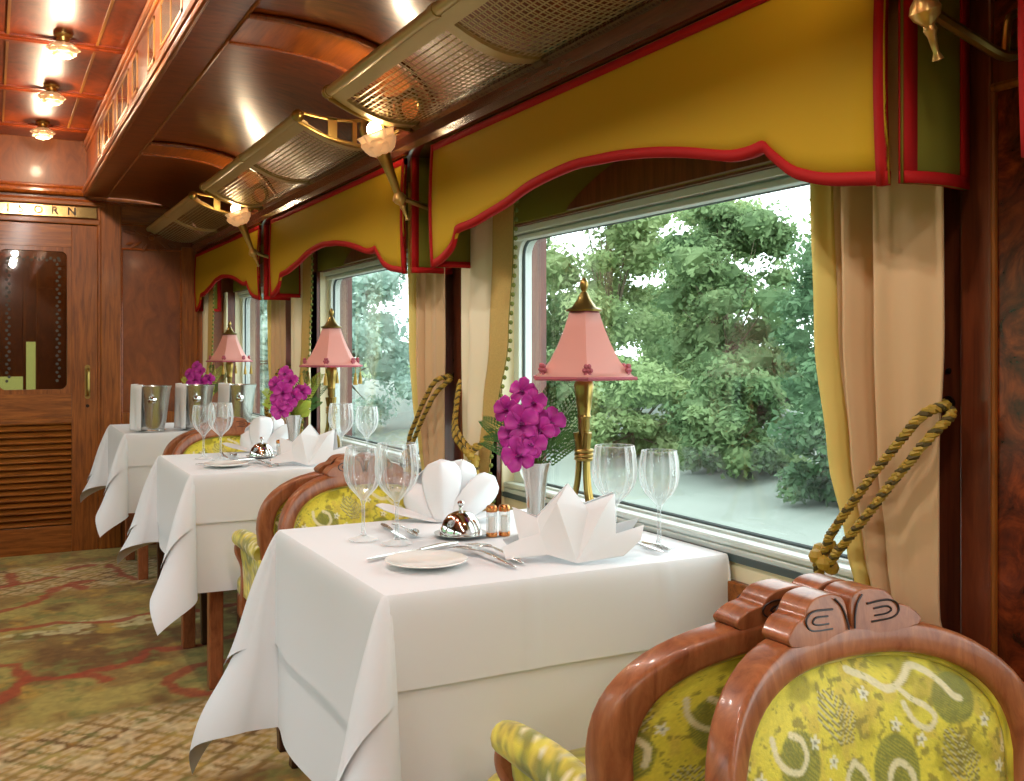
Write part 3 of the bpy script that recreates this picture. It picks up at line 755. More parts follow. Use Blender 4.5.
# ropes
def strands(m_list, path, r, turns, ns=3):
    P = [Vector(p) for p in path]; N = len(P)
    L = [0]
    for i in range(1, N): L.append(L[-1]+(P[i]-P[i-1]).length)
    u = None
    fr = []
    for i in range(N):
        t = (P[min(i+1, N-1)]-P[max(i-1, 0)]).normalized()
        u = t.orthogonal().normalized() if u is None else (u-t*u.dot(t)).normalized()
        fr.append((u.copy(), t.cross(u)))
    for k in range(ns):
        pts = []
        for i in range(N):
            a = 2*PI*(k/ns+turns*L[i]); pts.append(P[i]+(fr[i][0]*math.cos(a)+fr[i][1]*math.sin(a))*r*.55)
        m_list[k % len(m_list)].tube(pts, r*.62, 6)
def make_tieback(side):
    lab = 'gold twisted cord tieback around the beige curtain on the right of the large window' if side == 'r' else 'gold twisted cord tieback knotted around the cream curtain left of the large window'
    if side == 'r':
        o = thing('curtain_tieback', lab, 'curtain tieback', (1.295, 1.03, 1.09), 0, 'curtain tiebacks')
        hk = Vector((-.025, -.002, 0)); kn = Vector((-.095, .158, -.25))
        a = cr([hk, (-.045, -.034, .0), (-.082, -.024, -.014), (-.099, .020, -.072), (-.108, .075, -.142), (-.110, .125, -.207), kn], 10)
        b = cr([hk+Vector((0, -.008, -.004)), (-.045, -.044, -.012), (-.082, -.036, -.046), (-.099, .004, -.102), (-.108, .055, -.168), (-.108, .11, -.230), kn+Vector((0, -.01, -.015))], 10)
        c = cr([kn, (-.094, .172, -.262), (-.092, .170, -.29), (-.095, .162, -.30)], 10)
        tas = (-.095, .162, -.295)
    else:
        o = thing('curtain_tieback', lab, 'curtain tieback', (1.28, 2.70, 1.09), 0, 'curtain tiebacks')
        hk = Vector((-.03, .0, -.01)); kn = Vector((-.075, -.175, -.205))
        a = cr([hk, (-.055, -.03, -.06), (-.085, -.09, -.145), kn], 14)
        b = cr([hk+Vector((0, .01, -.01)), (-.055, -.02, -.085), (-.088, -.085, -.17), kn+Vector((0, .01, -.015))], 14)
        c = cr([kn, (-.06, -.205, -.18), (-.03, -.215, -.14), (.0, -.22, -.12)], 10)
        tas = (-.075, -.19, -.225)
    g, d = MB(), MB()
    for p, r in ((a, .0075), (b, .0075), (c, .008)): strands([g, d, g], p, r, 40, 3)
    for k in range(5):
        ang = k*1.3; g.ball((kn.x+.012*math.cos(ang), kn.y+.012*math.sin(ang), kn.z-.008*k+.012), .013, 8)
    cp = g.build('cord', M['rope_g'], o); d.build('dark_strand', M['rope_d'], o)
    t = MB(); tx, ty, tz = tas
    t.lathe([(.009,.0),(.012,-.012),(.010,-.022),(.011,-.03),(.017,-.055),(.0185,-.10)], 16, c=tas, lobes=8, amp=.12, lobefrom=(2, 4))
    t.build('tassel', M['rope_g'], o)
    t = MB(); t.tube([(tx+.0112*math.cos(q), ty+.0112*math.sin(q), tz-.025) for q in np.linspace(0, 2*PI, 14, endpoint=False)], .004, 6, closed=True); t.build('tassel_band', M['rope_d'], o)
    return o
def make_hook(y, lab):
    o = thing('curtain_hook', lab, 'curtain hook', (1.30, y, 1.09), 0, 'curtain hooks on the pilasters')
    m = MB(); ax = Matrix.Rotation(-PI/2, 3, 'Y')
    m.lathe([(.012,0),(.012,.003),(.005,.005),(.004,.020),(.009,.023),(.0105,.028),(.007,.033),(.0001,.034)], 16, ax=ax); m.build('hook_knob', M['iron'], o)
    m = MB(); m.lathe([(.005,0),(.004,.003),(.0001,.004)], 10, ax=ax, c=(0, -.0, .050)); m.build('screw', M['iron'], o)
    return o
ta = make_tieback('r'); tb = make_tieback('l')
dup(ta, 0, B-.03, label='gold twisted cord tieback around the beige curtain of the second window')
dup(ta, 0, 2*B, label='gold twisted cord tieback around the beige curtain of the far window')
dup(tb, 0, B+.06, label='gold cord tieback around the cream curtain left of the second window')
hk = make_hook(1.03, 'dark knob hook holding the cord beside the large near curtain')
dup(hk, 0, B, label='dark knob hook on the pilaster between the first and second windows')
dup(hk, 0, 2*B, label='dark knob hook on the pilaster between the second and far windows')

# ------------------------------------------------------------------ wall sconces
def make_sconce():
    o = thing('wall_sconce', 'gilt torch wall lamp with lit petal shade between the near and second windows', 'wall lamp', (1.285, 2.725, 1.60), 0, 'torch wall lamps')
    top = Vector((-.275, 0, .15)); bot = Vector((-.20, 0, -.035)); d = (top-bot).normalized()
    q = d.to_track_quat('Z', 'Y').to_matrix(); Lg = (top-bot).length
    m = MB(); m.lathe([(.0001,-.012),(.008,-.010),(.004,0),(.006,.022),(.009,.030),(.007,.036),(.017,.046),(.021,.056),(.017,.066),(.010,.074),(.011,.09),(.015,.15),(.019,Lg-.02),(.022,Lg-.012),(.021,Lg),(.012,Lg)], 16, ax=q, c=bot)
    m.build('torch', M['brasspale'], o)
    m = MB(); mid = bot+d*.06
    m.tube(cr([(-.002, 0, .0), (-.06, 0, -.02), (-.13, 0, -.005), mid], 8), .008, 8)
    m.tube(cr([(-.002, 0, .05), (-.05, 0, .035), (-.06, 0, -.015)], 6), .006, 8)
    m.lathe([(.034,0),(.034,.008),(.02,.016),(.012,.02)], 20, ax=Matrix.Rotation(-PI/2, 3, 'Y'), c=(0, 0, .01)); m.build('arm', M['brass'], o)
    m = MB(); m.lathe([(.020,-.01),(.034,.0),(.042,.014),(.040,.02)], 36, lobes=6, amp=.12, ax=q, c=top)
    m.lathe([(.026,.0),(.044,.014),(.050,.03),(.046,.036)], 36, lobes=6, amp=.14, ax=q @ Matrix.Rotation(.5, 3, 'Z'), c=top)
    m.lathe([(.028,.016),(.042,.034),(.046,.052),(.050,.056)], 36, lobes=6, amp=.16, ax=q, c=top)
    m.f = [f for f in m.f if len(f) == 4]
    m.build('petal_shade', M['frost'], o, solid=.002)
    m = MB(); m.ball(top+d*.066, .022, 16); m.build('bulb', M['bulb'], o)
    return o, top+d*.105
sc, sc_l = make_sconce()
scs = [sc, dup(sc, 0, B, label='gilt torch wall lamp with lit petal shade between the second and far windows'),
       dup(sc, .02, -B+.0, label='gilt torch wall lamp at the top right corner, only its finial in view')]
LIGHTS = []
def lamp(loc, power, col, r=.03):
    l = bpy.data.lights.new('lamp_glow', 'POINT'); l.energy = power; l.color = col; l.shadow_soft_size = r
    o = bpy.data.objects.new('lamp_glow', l); C.objects.link(o); o.location = loc; LIGHTS.append(o); return o
WARM = (1, .76, .50)
for s in scs: lamp(tuple(Vector(s.location)+Vector(sc_l)), 3.5, WARM)

# ------------------------------------------------------------------ ceiling lamps
def make_ceiling_lamp():
    o = thing('ceiling_lamp', 'x', 'ceiling lamp', (.25, 4.20, ZC-.008), 0, 'petal lamps along the ceiling')
    m = MB(); m.lathe([(.05,0),(.05,-.006),(.042,-.012),(.036,-.014),(.034,-.03),(.040,-.036),(.036,-.045),(.02,-.048)], 24); m.build('rosette', M['brass'], o)
    m = MB()
    m.lathe([(.03,-.035),(.062,-.048),(.082,-.064),(.078,-.068)], 40, lobes=8, amp=.10)
    m.lathe([(.03,-.045),(.056,-.064),(.070,-.082),(.066,-.086)], 40, lobes=8, amp=.12, ax=Matrix.Rotation(.39, 3, 'Z'))
    m.lathe([(.02,-.055),(.042,-.078),(.048,-.096),(.044,-.1)], 40, lobes=8, amp=.12)
    m.f = [f for f in m.f if len(f) == 4]
    m.build('petal_shade', M['frost'], o, solid=.002)
    m = MB(); m.ball((0, 0, -.085), .024, 16); m.build('bulb', M['bulb'], o)
    o.scale = (.70, .70, .86)
    return o
c0 = make_ceiling_lamp()
labs = {0: 'lit petal ceiling lamp nearest the camera of the three in view', 1: 'lit petal ceiling lamp in the middle of the three', 2: 'lit petal ceiling lamp farthest away, close to the end wall'}
c0['label'] = labs[0]
cl_lamps = [c0]+[dup(c0, 0, .83*k, label=labs[k]) for k in (1, 2)]
for l in cl_lamps: lamp((l.location.x, l.location.y, ZC-.13), 7, WARM)
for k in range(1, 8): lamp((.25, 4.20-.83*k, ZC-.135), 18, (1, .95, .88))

# ------------------------------------------------------------------ tables and cloths
TB = 1.84; TX0, TX1, TY0, TY1, TZ = .612, 1.332, 1.612, 2.282, .745
def drape(m, ov, z, off, A=.40, n=132):
    """square cloth over the table; ov = overhang (left, right, front, back)"""
    x0, x1, y0, y1 = TX0-off, TX1+off*.5, TY0-off, TY1+off
    oL, oR, oF, oB = ov
    def axis(lo, hi, a, b, k):
        return np.concatenate([np.linspace(lo-a, lo, k, endpoint=False), np.linspace(lo, hi, k+8), np.linspace(hi, hi+b, k+1)[1:]])
    px = axis(x0, x1, oL, oR, n//3); py = axis(y0, y1, oF, oB, n//3)
    def fn(p, q):
        cx = min(max(p, x0), x1); cy = min(max(q, y0), y1); dx, dy = p-cx, q-cy
        r = math.hypot(dx, dy)
        if r < 1e-9: return (p, q, z)
        rr = .016
        if abs(dx) < 1e-9 or abs(dy) < 1e-9:
            s = x1-x0 if abs(dx) < 1e-9 else y1-y0
            t = (p-x0) if abs(dx) < 1e-9 else (q-y0)
            fl = .035+.012*math.sin(t/s*PI*3+1)+(.02*math.exp(-((t/s)/.12)**2)+.02*math.exp(-((1-t/s)/.12)**2))*-1.2
            out = rr*(1-math.exp(-r/rr))+fl*max(0, r-rr)
            if abs(dx) < 1e-9 and dy < 0:     # pressed creases in the front drop
                for xc in (.872, 1.176): out += .005*math.exp(-((p-xc)/.005)**2)
            h = max(0, r-rr*.55)
            ux, uy = (dx/r, dy/r)
            return (cx+ux*out, cy+uy*out, z-h)
        # corner: the quarter of spare cloth gathers into a rounded hanging cone
        t = math.degrees(math.atan2(abs(dy), abs(dx)))/90
        e0 = .0105
        def lobe(t):
            if t < .10: k = t/.10; return (e0+(.080-e0)*k, .006*k)
            if t > .90: k = (1-t)/.10; return (.006*k, e0+(.080-e0)*k)
            a = math.radians(-96+282*(t-.10)/.80)
            return (.091+.086*math.cos(a)*(1 if a > 0 else .98), .091+.086*math.sin(a))
        lx, ly = lobe(t); sc_ = A/.40*(1+.06*math.sin(r*16))
        L_ = math.hypot(lx, ly)*sc_/.5
        q = max(0, r-rr*.5); o1 = rr*(1-math.exp(-r/rr))
        cosq = math.sqrt(max(.2, 1-L_*L_)); base_ = math.hypot(lx, ly)
        out = q*L_+o1
        h = max(0, r-rr*.55)*cosq
        return (cx+math.copysign(lx/base_, dx)*out, cy+math.copysign(ly/base_, dy)*out, z-h)
    nx_, ny_ = len(px), len(py)
    m.add([fn(px[i], py[j]) for j in range(ny_) for i in range(nx_)],
          [(j*nx_+i, j*nx_+i+1, (j+1)*nx_+i+1, (j+1)*nx_+i) for j in range(ny_-1) for i in range(nx_-1)])
def make_table(ovc, A_c):
    cx, cy = (TX0+TX1)/2, (TY0+TY1)/2
    t = thing('dining_table', 'dining table nearest the camera, hidden under white cloths', 'table', (cx, cy, 0), 0, 'dining tables by the windows')
    m = MB(); m.box(TX0-cx, TX1-cx, TY0-cy, TY1-cy, TZ-.03, TZ); m.build('tabletop', M['chairwood'], t, smooth=False, bevel=.006)
    for sx in (-1, 1):
        for sy in (-1, 1):
            m = MB(); x, y = sx*((TX1-TX0)/2-.08), sy*((TY1-TY0)/2-.07)
            m.prism([(x-.024, y-.024), (x+.024, y-.024), (x+.024, y+.024), (x-.024, y+.024)], 0, TZ-.03, 'z'); m.build('leg', M['chairwood'], t, smooth=False, bevel=.005)
    m = MB(); drape(m, ovc, TZ+.003, .004, A_c); m.xf(Matrix.Translation((-cx, -cy, -TZ)))
    u = m.build('under_cloth', M['white']); u.location = (cx, cy, TZ); tag(u, 'long white under cloth hanging to low corner points on the nearest table', 'tablecloth', 'long under cloths')
    m = MB(); drape(m, (.27, .006, .172, .24), TZ+.0075, .0105, A_c); m.xf(Matrix.Translation((-cx, -cy, -TZ)))
    v_ = m.build('tablecloth', M['white']); v_.location = (cx, cy, TZ); tag(v_, 'short white top cloth with pressed creases on the nearest table', 'tablecloth', 'short top cloths')
    return t, u, v_
tset = make_table((.46, .008, .50, .46), .36); tset2 = make_table((.345, .008, .40, .36), .37)
for q, tx in zip(tset2, ('middle dining table, hidden under white cloths', 'long white under cloth with drooping corners on the middle table', 'short white top cloth on the middle table')):
    q.location.y += TB; q['label'] = tx; dup(q, 0, TB, label=tx.replace('middle', 'far'))
ZT_ = TZ+.0095     # cloth surface

# ------------------------------------------------------------------ chairs
def fabric_cols(x, z):
    """brocade in metres: x across, z down from the top of the back"""
    k = .00046
    X = x/k+560; Z = z/k+270
    P = 520.; Zm = (Z-240) % P+240
    n = fbm(X/90, Z/90, 4); n2 = fbm(X/18, Z/18, 8, 3)
    c = np.zeros(x.shape+(3,))+np.array(lin((222,206,66)))
    c = mixc(c, (172,158,36), sst(.45, .65, n)); c = mixc(c, (206,178,70), sst(.55, .7, fbm(X/60, Z/60, 14))*.7)
    c = mixc(c, (132,120,44), sst(.62, .70, n2)*.75)
    d = lambda pts: polydist(X, Zm, [(q[0], q[1]) for q in cr([(a_, b_, 0) for a_, b_ in pts], 4)])
    hat = (np.sin((X+Zm)*.55) > 0)*.35
    def blob(cx, cy, rx, ry, col=(124,126,50)):
        nonlocal c
        r = np.hypot((X-cx)/rx, (Zm-cy)/ry); w = sst(1.05, .95, r)*(1-hat*.8); c = mixc(c, col, w*.95)
    for q in ((285,470,75,82),(640,560,82,100),(640,650,60,60),(880,400,78,66),(500,580,42,70),(60,560,70,80),(1120,520,75,85),(1060,330,70,60),(40,330,60,55)): blob(*q)
    def fir(cx, cy, w, h):
        nonlocal c
        t = (Zm-cy)/h; inside = (np.abs(t) < 1)*(np.abs(X-cx+(Zm-cy)*-.3) < w*(.35+.65*(1-np.abs(t)))); zz = np.sin(Zm*.28+np.abs(X-cx)*.30)
        c = mixc(c, (120,110,48), inside*(zz > -.1)*.9); c = mixc(c, (206,198,150), inside*(zz > .72)*.8)
    for q in ((450,390,75,70),(870,560,70,85),(240,650,80,60),(1160,690,70,70),(60,430,60,60)): fir(*q)
    cream = (226,214,168)
    for pts, w in (([(200,395),(205,440),(240,475),(285,485),(310,455),(300,415),(265,395)], 11), ([(620,700),(612,620),(618,560),(650,535),(690,565),(700,620),(690,690)], 12),
                   ([(485,505),(455,550),(465,620),(515,650),(545,610),(530,550),(490,505)], 11), ([(545,290),(600,315),(660,350),(720,335),(770,305),(830,335),(880,390),(905,402)], 12),
                   ([(700,355),(735,385),(780,410),(800,440),(770,465),(725,440),(700,390)], 10), ([(1040,560),(1060,500),(1120,470),(1170,510),(1160,570)], 11), ([(20,600),(30,540),(70,510),(110,540),(105,590)], 11), ([(540,700),(600,690),(640,660)], 10)):
        dd = d(pts)+(n2-.5)*5; c = mixc(c, cream, sst(w, w*.6, dd))
    for (fx_, fy_) in ((660,440),(385,545),(740,490),(980,470),(410,490),(735,655),(410,680),(1015,600),(350,430),(570,350),(790,650),(330,600),(120,690),(140,480)):
        a = np.arctan2(Zm-fy_, X-fx_); r = np.hypot(X-fx_, Zm-fy_); pr = 15*(1+.35*np.cos(5*a))
        c = mixc(c, (232,226,196), sst(1.1, .9, r/pr)*.9); c = mixc(c, (110,110,90), sst(6, 4, r)*.8)
    c = mixc(c, (150,146,60), (np.abs(np.sin(X/23+np.sin(Zm/31)*1.6)) < .07)*(n2 > .5)*.6)
    return c*(.86+.28*fbm(X/4, Z/4, 6, 2))[..., None]
def build_fab(m, name, parent, coords, **kw):
    o = m.build(name, M['chairfab'], parent, **kw)
    v = np.array(m.v); a = coords(v); add_color(o, fabric_cols(a[0], a[1])); return o
ZB, Z1, ZTOP = .43, .64, .820; LEAN = math.tan(math.radians(9)); SE = 2.55
def halfw(z, a, zt, zb=ZB):
    if z <= Z1: return a*(.90+.10*max(0, (z-zb))/(Z1-zb))
    q = min(1, (z-Z1)/(zt-Z1)); return a*max(0, 1-q**SE)**(1/SE)
def lean(p): return (p[0], p[1]-(p[2]-ZB)*LEAN+.064*(p[0]/.27)**2, p[2])
def outline(a, zt, n=30):
    pts = [(-halfw(z, a, zt), z) for z in np.linspace(ZB, Z1, 8)]
    for q in np.linspace(0, PI, n+1)[1:-1]:
        e = 2/SE; x = -math.copysign(abs(math.cos(q))**e, math.cos(q))*a; z = Z1+(zt-Z1)*abs(math.sin(q))**e; pts.append((x, z))
    pts += [(halfw(z, a, zt), z) for z in np.linspace(Z1, ZB, 8)]
    return pts
def make_chair():
    """local origin on the floor under the back; the chair faces +y"""
    t = thing('armchair', 'x', 'chair', (0, 0, 0), 0, 'brocade armchairs')
    A_ = .270
    m = MB(); p = outline(A_-.020, ZTOP-.020)
    m.sweep([(x, 0, z) for x, z in p], rrect(.040, .050, .009, 3), (0, 1, 0), closed=False)
    m.box(-A_*.9+.02, A_*.9-.02, -.02, .02, ZB-.03, ZB+.02)
    m.v = [lean(q) for q in m.v]; fr = m.build('back_frame', M['chairwood'], t, angle=50)
    # carved crest: two mirrored scrolls
    for s in (-1, 1):
        cst = MB()
        ctl = [(.003,.0),(.003,.026),(.010,.040),(.030,.046),(.060,.043),(.074,.034),(.082,.024),(.100,.018),(.116,.004),(.112,-.006)]
        top = [(q[0], q[1]) for q in cr([(x, z, 0) for x, z in ctl], 5)]
        pts = [(s*x, z) for x, z in top+[(.06,-.016),(.003,-.012)]]
        cst.prism(pts, -.024, .024, 'y')
        cst.v = [lean((x, y, z+ZTOP-.004)) for x, y, z in cst.v]
        cs = cst.build('crest_scroll', M['chairwood'], t, bevel=.005, angle=40)
        for yf in (-.0262, .0262):
            for ln in ([(.030,.028,0),(.064,.030,0),(.079,.024,0),(.080,.014,0),(.068,.007,0),(.034,.005,0)], [(.040,.021,0),(.062,.022,0),(.069,.017,0),(.060,.013,0),(.040,.012,0)], [(.005,.000,0),(.008,.016,0),(.014,.030,0),(.024,.040,0)]):
                gr = MB(); gr.tube([lean((s*q[0], yf, q[1]+ZTOP-.004)) for q in cr(ln, 4)], .0014, 5); gr.build('carved_line', M['carve'], cs)
    ai, zi = A_-.041, ZTOP-.042
    for sgn, nm, D in ((1, 'back_cushion', .032), (-1, 'back_panel', .016)):
        m = MB(); NU, NV = 150, 140
        def pt(u, v):
            z = ZB+.015+(zi-ZB-.017)*(1-(1-v)**1.25); w = halfw(z, ai, zi); s = 2*u-1
            tz = 2*(z-ZB)/(zi-ZB)-1
            return (s*w, sgn*(.004+D*(1-s**4)*(1-abs(tz)**5)), z)
        m.grid(NU, NV, pt); raw = np.array(m.v); m.v = [lean(q) for q in m.v]
        cu = m.build(nm, M['chairfab'], t, angle=0); add_color(cu, fabric_cols(-sgn*raw[:, 0], ZTOP-.046-raw[:, 2]))
        m = MB(); o2 = outline(ai+.001, zi+.001); m.tube([lean((x, sgn*.008, z)) for x, z in o2], .0055, 8)
        build_fab(m, 'piping', cu, lambda v: (v[:, 0]*3, v[:, 2]*2))
    # seat
    m = MB()
    def seat(u, v):
        a = 2*PI*u; q = v; e = .45
        cx_ = math.copysign(abs(math.cos(a))**e, math.cos(a)); sy_ = math.copysign(abs(math.sin(a))**e, math.sin(a))
        prof = [(.0001,.452),(.45,.45),(.8,.445),(.93,.432),(1,.405),(1,.375),(.96,.36)]
        k = q*(len(prof)-1); i = min(int(k), len(prof)-2); r = prof[i][0]+(prof[i+1][0]-prof[i][0])*(k-i); z = prof[i][1]+(prof[i+1][1]-prof[i][1])*(k-i)
        return (cx_*.245*r*(1+.03*sy_), .265+sy_*.255*r, z)
    m.grid(64, 24, seat, closeu=True); build_fab(m, 'seat', t, lambda v: (v[:, 0], v[:, 1]+(.5-v[:, 2])))
    m = MB(); loop = [(.235*math.copysign(abs(math.cos(a))**.4, math.cos(a)), .262+.248*math.copysign(abs(math.sin(a))**.4, math.sin(a)), .33) for a in np.linspace(0, 2*PI, 48, endpoint=False)]
    m.sweep(loop, rrect(.025, .07, .006, 2), (0, 0, 1), closed=True); m.build('seat_apron', M['chairwood'], t)
    for sx in (-1, 1):
        x = sx*.256
        ar = MB(); pth = cr([(x*1.0, .03, .565), (x*1.0, .08, .570), (x, .16, .575), (x*1.02, .25, .577), (x*1.03, .30, .572)], 8); nn_ = len(pth)
        rs = [.023+.008*math.sin(PI*min(1, (i+2)/(nn_+3))) for i in range(nn_)]; rs[-1] *= .72; rs[-2] *= .93
        ar.tube(pth, rs, 14); ap = build_fab(ar, 'arm_pad', t, lambda v: (v[:, 1]*1.2, v[:, 0]+v[:, 2]))
        s = MB(); s.sweep(cr([(x*1.02, .29, .555), (x*1.03, .285, .53), (x*.99, .25, .49), (x, .235, .42), (x*1.0, .25, .34)], 6), rrect(.03, .034, .010, 2), (1, 0, 0)); s.build('arm_support', M['chairwood'], t)
        g = MB(); g.grid(20, 12, lambda u, v: (x*(1.0), .01+(.225+.03*v)*u, .40+.15*v)); build_fab(g, 'arm_panel', t, lambda v: (v[:, 1], .6-v[:, 2]), solid=.022)
    for sx in (-1, 1):
        for yy_, tilt in ((.02, -.05), (.475, .015)):
            m = MB(); vs = []
            for z, h in ((.35,.024),(.2,.021),(.03,.017),(.0,.018)):
                y = yy_+tilt*(1-z/.35); x = sx*.205
                vs += [(x-h, y-h, z), (x+h, y-h, z), (x+h, y+h, z), (x-h, y+h, z)]
            m.add(vs, [(i*4+k, i*4+(k+1) % 4, i*4+4+(k+1) % 4, i*4+4+k) for i in range(3) for k in range(4)]+[(0,1,2,3),(12,15,14,13)])
            m.build('leg', M['legwood'], t, bevel=.004, smooth=False)
    return t
CXC = .968
ch = make_chair()
ch.location = (CXC, 1.068, 0); ch['label'] = 'armchair seen from behind at bottom centre, pushed up to the nearest table'
chs = [dup(ch, .005, -.188, rz=PI, label='armchair at bottom right corner, its bright front of the back facing the camera'),
       dup(ch, 0, TB, label='armchair seen from behind, drawn up to the middle table'),
       dup(ch, 0, TB-.188, rz=PI, label='armchair facing the camera across the nearest table'),
       dup(ch, 0, 2*TB, label='armchair seen from behind, drawn up to the far table'),
       dup(ch, 0, 2*TB-.188, rz=PI, label='armchair facing the camera across the middle table')]

# ------------------------------------------------------------------ table ware
def wine(kind):
    m = MB()
    big = kind == 'big'
    h, rb, rm = (.216, .040, .0465) if big else (.204, .037, .042)
    hs = .094 if big else .090
    prof = [(.0001,.002),(.030,.002),(.033,.001),(.0335,.0025),(.022,.005),(.008,.010),(.0045,.018),(.0036,.05),(.0038,hs-.012),(.007,hs-.002)]
    m.lathe(prof, 20)
    bowl = [(.006,hs-.002),(rm*.38,hs+.010),(rm*.68,hs+.024),(rm*.89,hs+.040),(rm*.98,hs+.055),(rm,hs+.070),(rm*.98,hs+.085),(rm*.93,h-.014),(rm*.87,h)]
    m2 = MB(); m2.lathe(bowl, 60, lobes=15, amp=.034, lobefrom=(0, 2)); m2.f = [f for f in m2.f if len(f) == 4]
    m3 = MB(); m3.tube([(rm*.87*math.cos(a), rm*.87*math.sin(a), h) for a in np.linspace(0, 2*PI, 40, endpoint=False)], .0009, 6, closed=True)
    return m, m2, m3
def make_glass(kind, x, y, label):
    o = thing('wine_glass', label, 'wine glass', (x, y, ZT_), 0, 'pleated wine glasses')
    a, b, c = wine(kind); a.build('stem', M['glass'], o); bo = b.build('bowl', M['glass'], o); c.build('rim', M['glass'], bo); return o
gB = make_glass('big', .775, 2.002, 'large pleated wine glass at the left of the nearest table, in front of the other')
gA = make_glass('small', .726, 2.078, 'smaller pleated wine glass at the left edge of the nearest table')
gC = dup(gB, 1.165-.775, 1.745-2.002, label='large pleated wine glass just right of the near lamp stem')
gD = dup(gA, 1.255-.726, 1.711-2.078, label='smaller pleated wine glass standing by the large window, rightmost')
for g, t in ((gB, 'large pleated wine glass on the middle table, right one of its left pair'), (gA, 'smaller pleated wine glass on the middle table, left one of its left pair'),
             (gC, 'large pleated wine glass under the lamp of the middle table'), (gD, 'smaller pleated wine glass by the second window on the middle table')):
    dup(g, 0, TB, label=t)

def make_lamp(tassels, y, label):
    o = thing('table_lamp', label, 'table lamp', (1.168, y, ZT_), 0, 'pink table lamps by the windows')
    m = MB()
    for k in range(3):
        a = k*2*PI/3+.5
        for off in (-.13, .13):
            b = a+off
            m.tube(cr([(.058*math.cos(b), .058*math.sin(b), .004), (.040*math.cos(b), .040*math.sin(b), .05), (.017*math.cos(b), .017*math.sin(b), .11), (.011*math.cos(b), .011*math.sin(b), .185), (.017*math.cos(b), .017*math.sin(b), .235)], 6), .0072, 7)
        m.lathe([(.0001,0),(.016,0),(.017,.006),(.008,.012),(.0001,.014)], 10, c=(.060*math.cos(a), .060*math.sin(a), 0))
    m.build('reed_base', M['brass'], o)
    m = MB()
    for z in (.176, .185, .194): m.tube([(.0175*math.cos(a), .0175*math.sin(a), z) for a in np.linspace(0, 2*PI, 18, endpoint=False)], .005, 7, closed=True)
    m.build('binding_ring', M['brass'], o)
    m = MB(); m.lathe([(.010,.18),(.010,.235),(.014,.245),(.013,.262),(.016,.27),(.014,.275),(.019,.31),(.022,.34),(.018,.352),(.006,.356),(.005,.50),(.012,.505)], 14); m.build('stem', M['brass'], o)
    n = 6; a0 = -TH*0+math.radians(242)
    prof = [(.124,.356),(.105,.369),(.084,.394),(.064,.430),(.047,.468),(.036,.500)]
    m = MB()
    pts = []
    for r, z in prof:
        for k in range(n):
            a = a0+k*PI/3
            pts.append((r*math.cos(a), r*math.sin(a), z))
    fs = [(i*n+k, i*n+(k+1) % n, i*n+n+(k+1) % n, i*n+n+k) for i in range(len(prof)-1) for k in range(n)]
    m.add(pts, fs); sh = m.build('shade', M['shade'], o, solid=.003, angle=30)
    for r, z, w in ((.125,.356,.0042),(.035,.500,.003)):
        m = MB()
        m.tube([(r*math.cos(a0+k*PI/3), r*math.sin(a0+k*PI/3), z) for k in range(n)], w, 6, closed=True)
        m.build('braid', M['shadetrim'], sh)
    for k in range(n):
        a = a0+k*PI/3; q = MB(); c = (.107*math.cos(a), .107*math.sin(a), .374)
        for j in range(6): q.ball((c[0]+.007*math.cos(j*1.05)*-math.sin(a), c[1]+.007*math.cos(j*1.05)*math.cos(a), c[2]+.010*math.sin(j*1.05)), .0055, 6)
        q.ball(c, .006, 6); q.build('rosette', M['shadetrim'], sh)
        if tassels:
            q = MB(); p = (.118*math.cos(a), .118*math.sin(a)); q.tube([(p[0], p[1], .353), (p[0], p[1], .328)], .0015, 5); q.ball((p[0], p[1], .326), .005, 6)
            q.lathe([(.003,.324),(.006,.313),(.009,.285)], 8, c=(p[0], p[1], 0)); q.build('tassel', M['rope_g'], sh)
    m = MB(); m.lathe([(.0001,.504),(.040,.503),(.041,.507),(.027,.513),(.014,.532),(.008,.545),(.005,.548),(.009,.556),(.010,.564),(.006,.574),(.0001,.580)], 20); m.build('finial_cap', M['brass'], o)
    return o
l1 = make_lamp(False, 1.872, 'pink silk table lamp with brass reed stem on the nearest table')
l2 = make_lamp(True, 1.872+TB, 'pink table lamp with gold tassels on the middle table')
dup(l2, 0, TB, label='pink table lamp behind the ice buckets on the far table')

# vase with orchids
def petal(m, M4, L, W, cup):
    o = len(m.v); nu, nv = 5, 7
    def fn(u, v):
        s = 2*u-1; w = W*.62*(.12+v)**.7*math.sqrt(max(0, 1-v**5))+.0008
        return (s*w, L*v, cup*(v*v)*L-.25*cup*L*0+abs(s)**2*w*.35+.10*L*math.sin(v*PI))
    m.grid(nu, nv, fn); m.xf(M4, o)
def bloom(c, face, size, seed):
    rnd = random.Random(seed); m = MB(); q = Vector(face).to_track_quat('Z', 'Y').to_matrix().to_4x4(); base = Matrix.Translation(c) @ q @ Matrix.Rotation(rnd.uniform(-.4, .4), 4, 'Z')
    for k in range(5):
        a = k*2*PI/5+rnd.uniform(-.12, .12); petal(m, base @ Matrix.Rotation(a, 4, 'Z') @ Matrix.Rotation(rnd.uniform(-.05, .3), 4, 'X'), size*(1 if k % 2 else 1.1), size*(1.0 if k in (1, 4) else .74), rnd.uniform(-.15, .25))
    l = MB(); petal(l, base @ Matrix.Rotation(PI, 4, 'Z') @ Matrix.Rotation(.9, 4, 'X'), size*.55, size*.4, .5); l.ball(base @ Vector((0, 0, size*.12)), size*.10, 8)
    return m, l
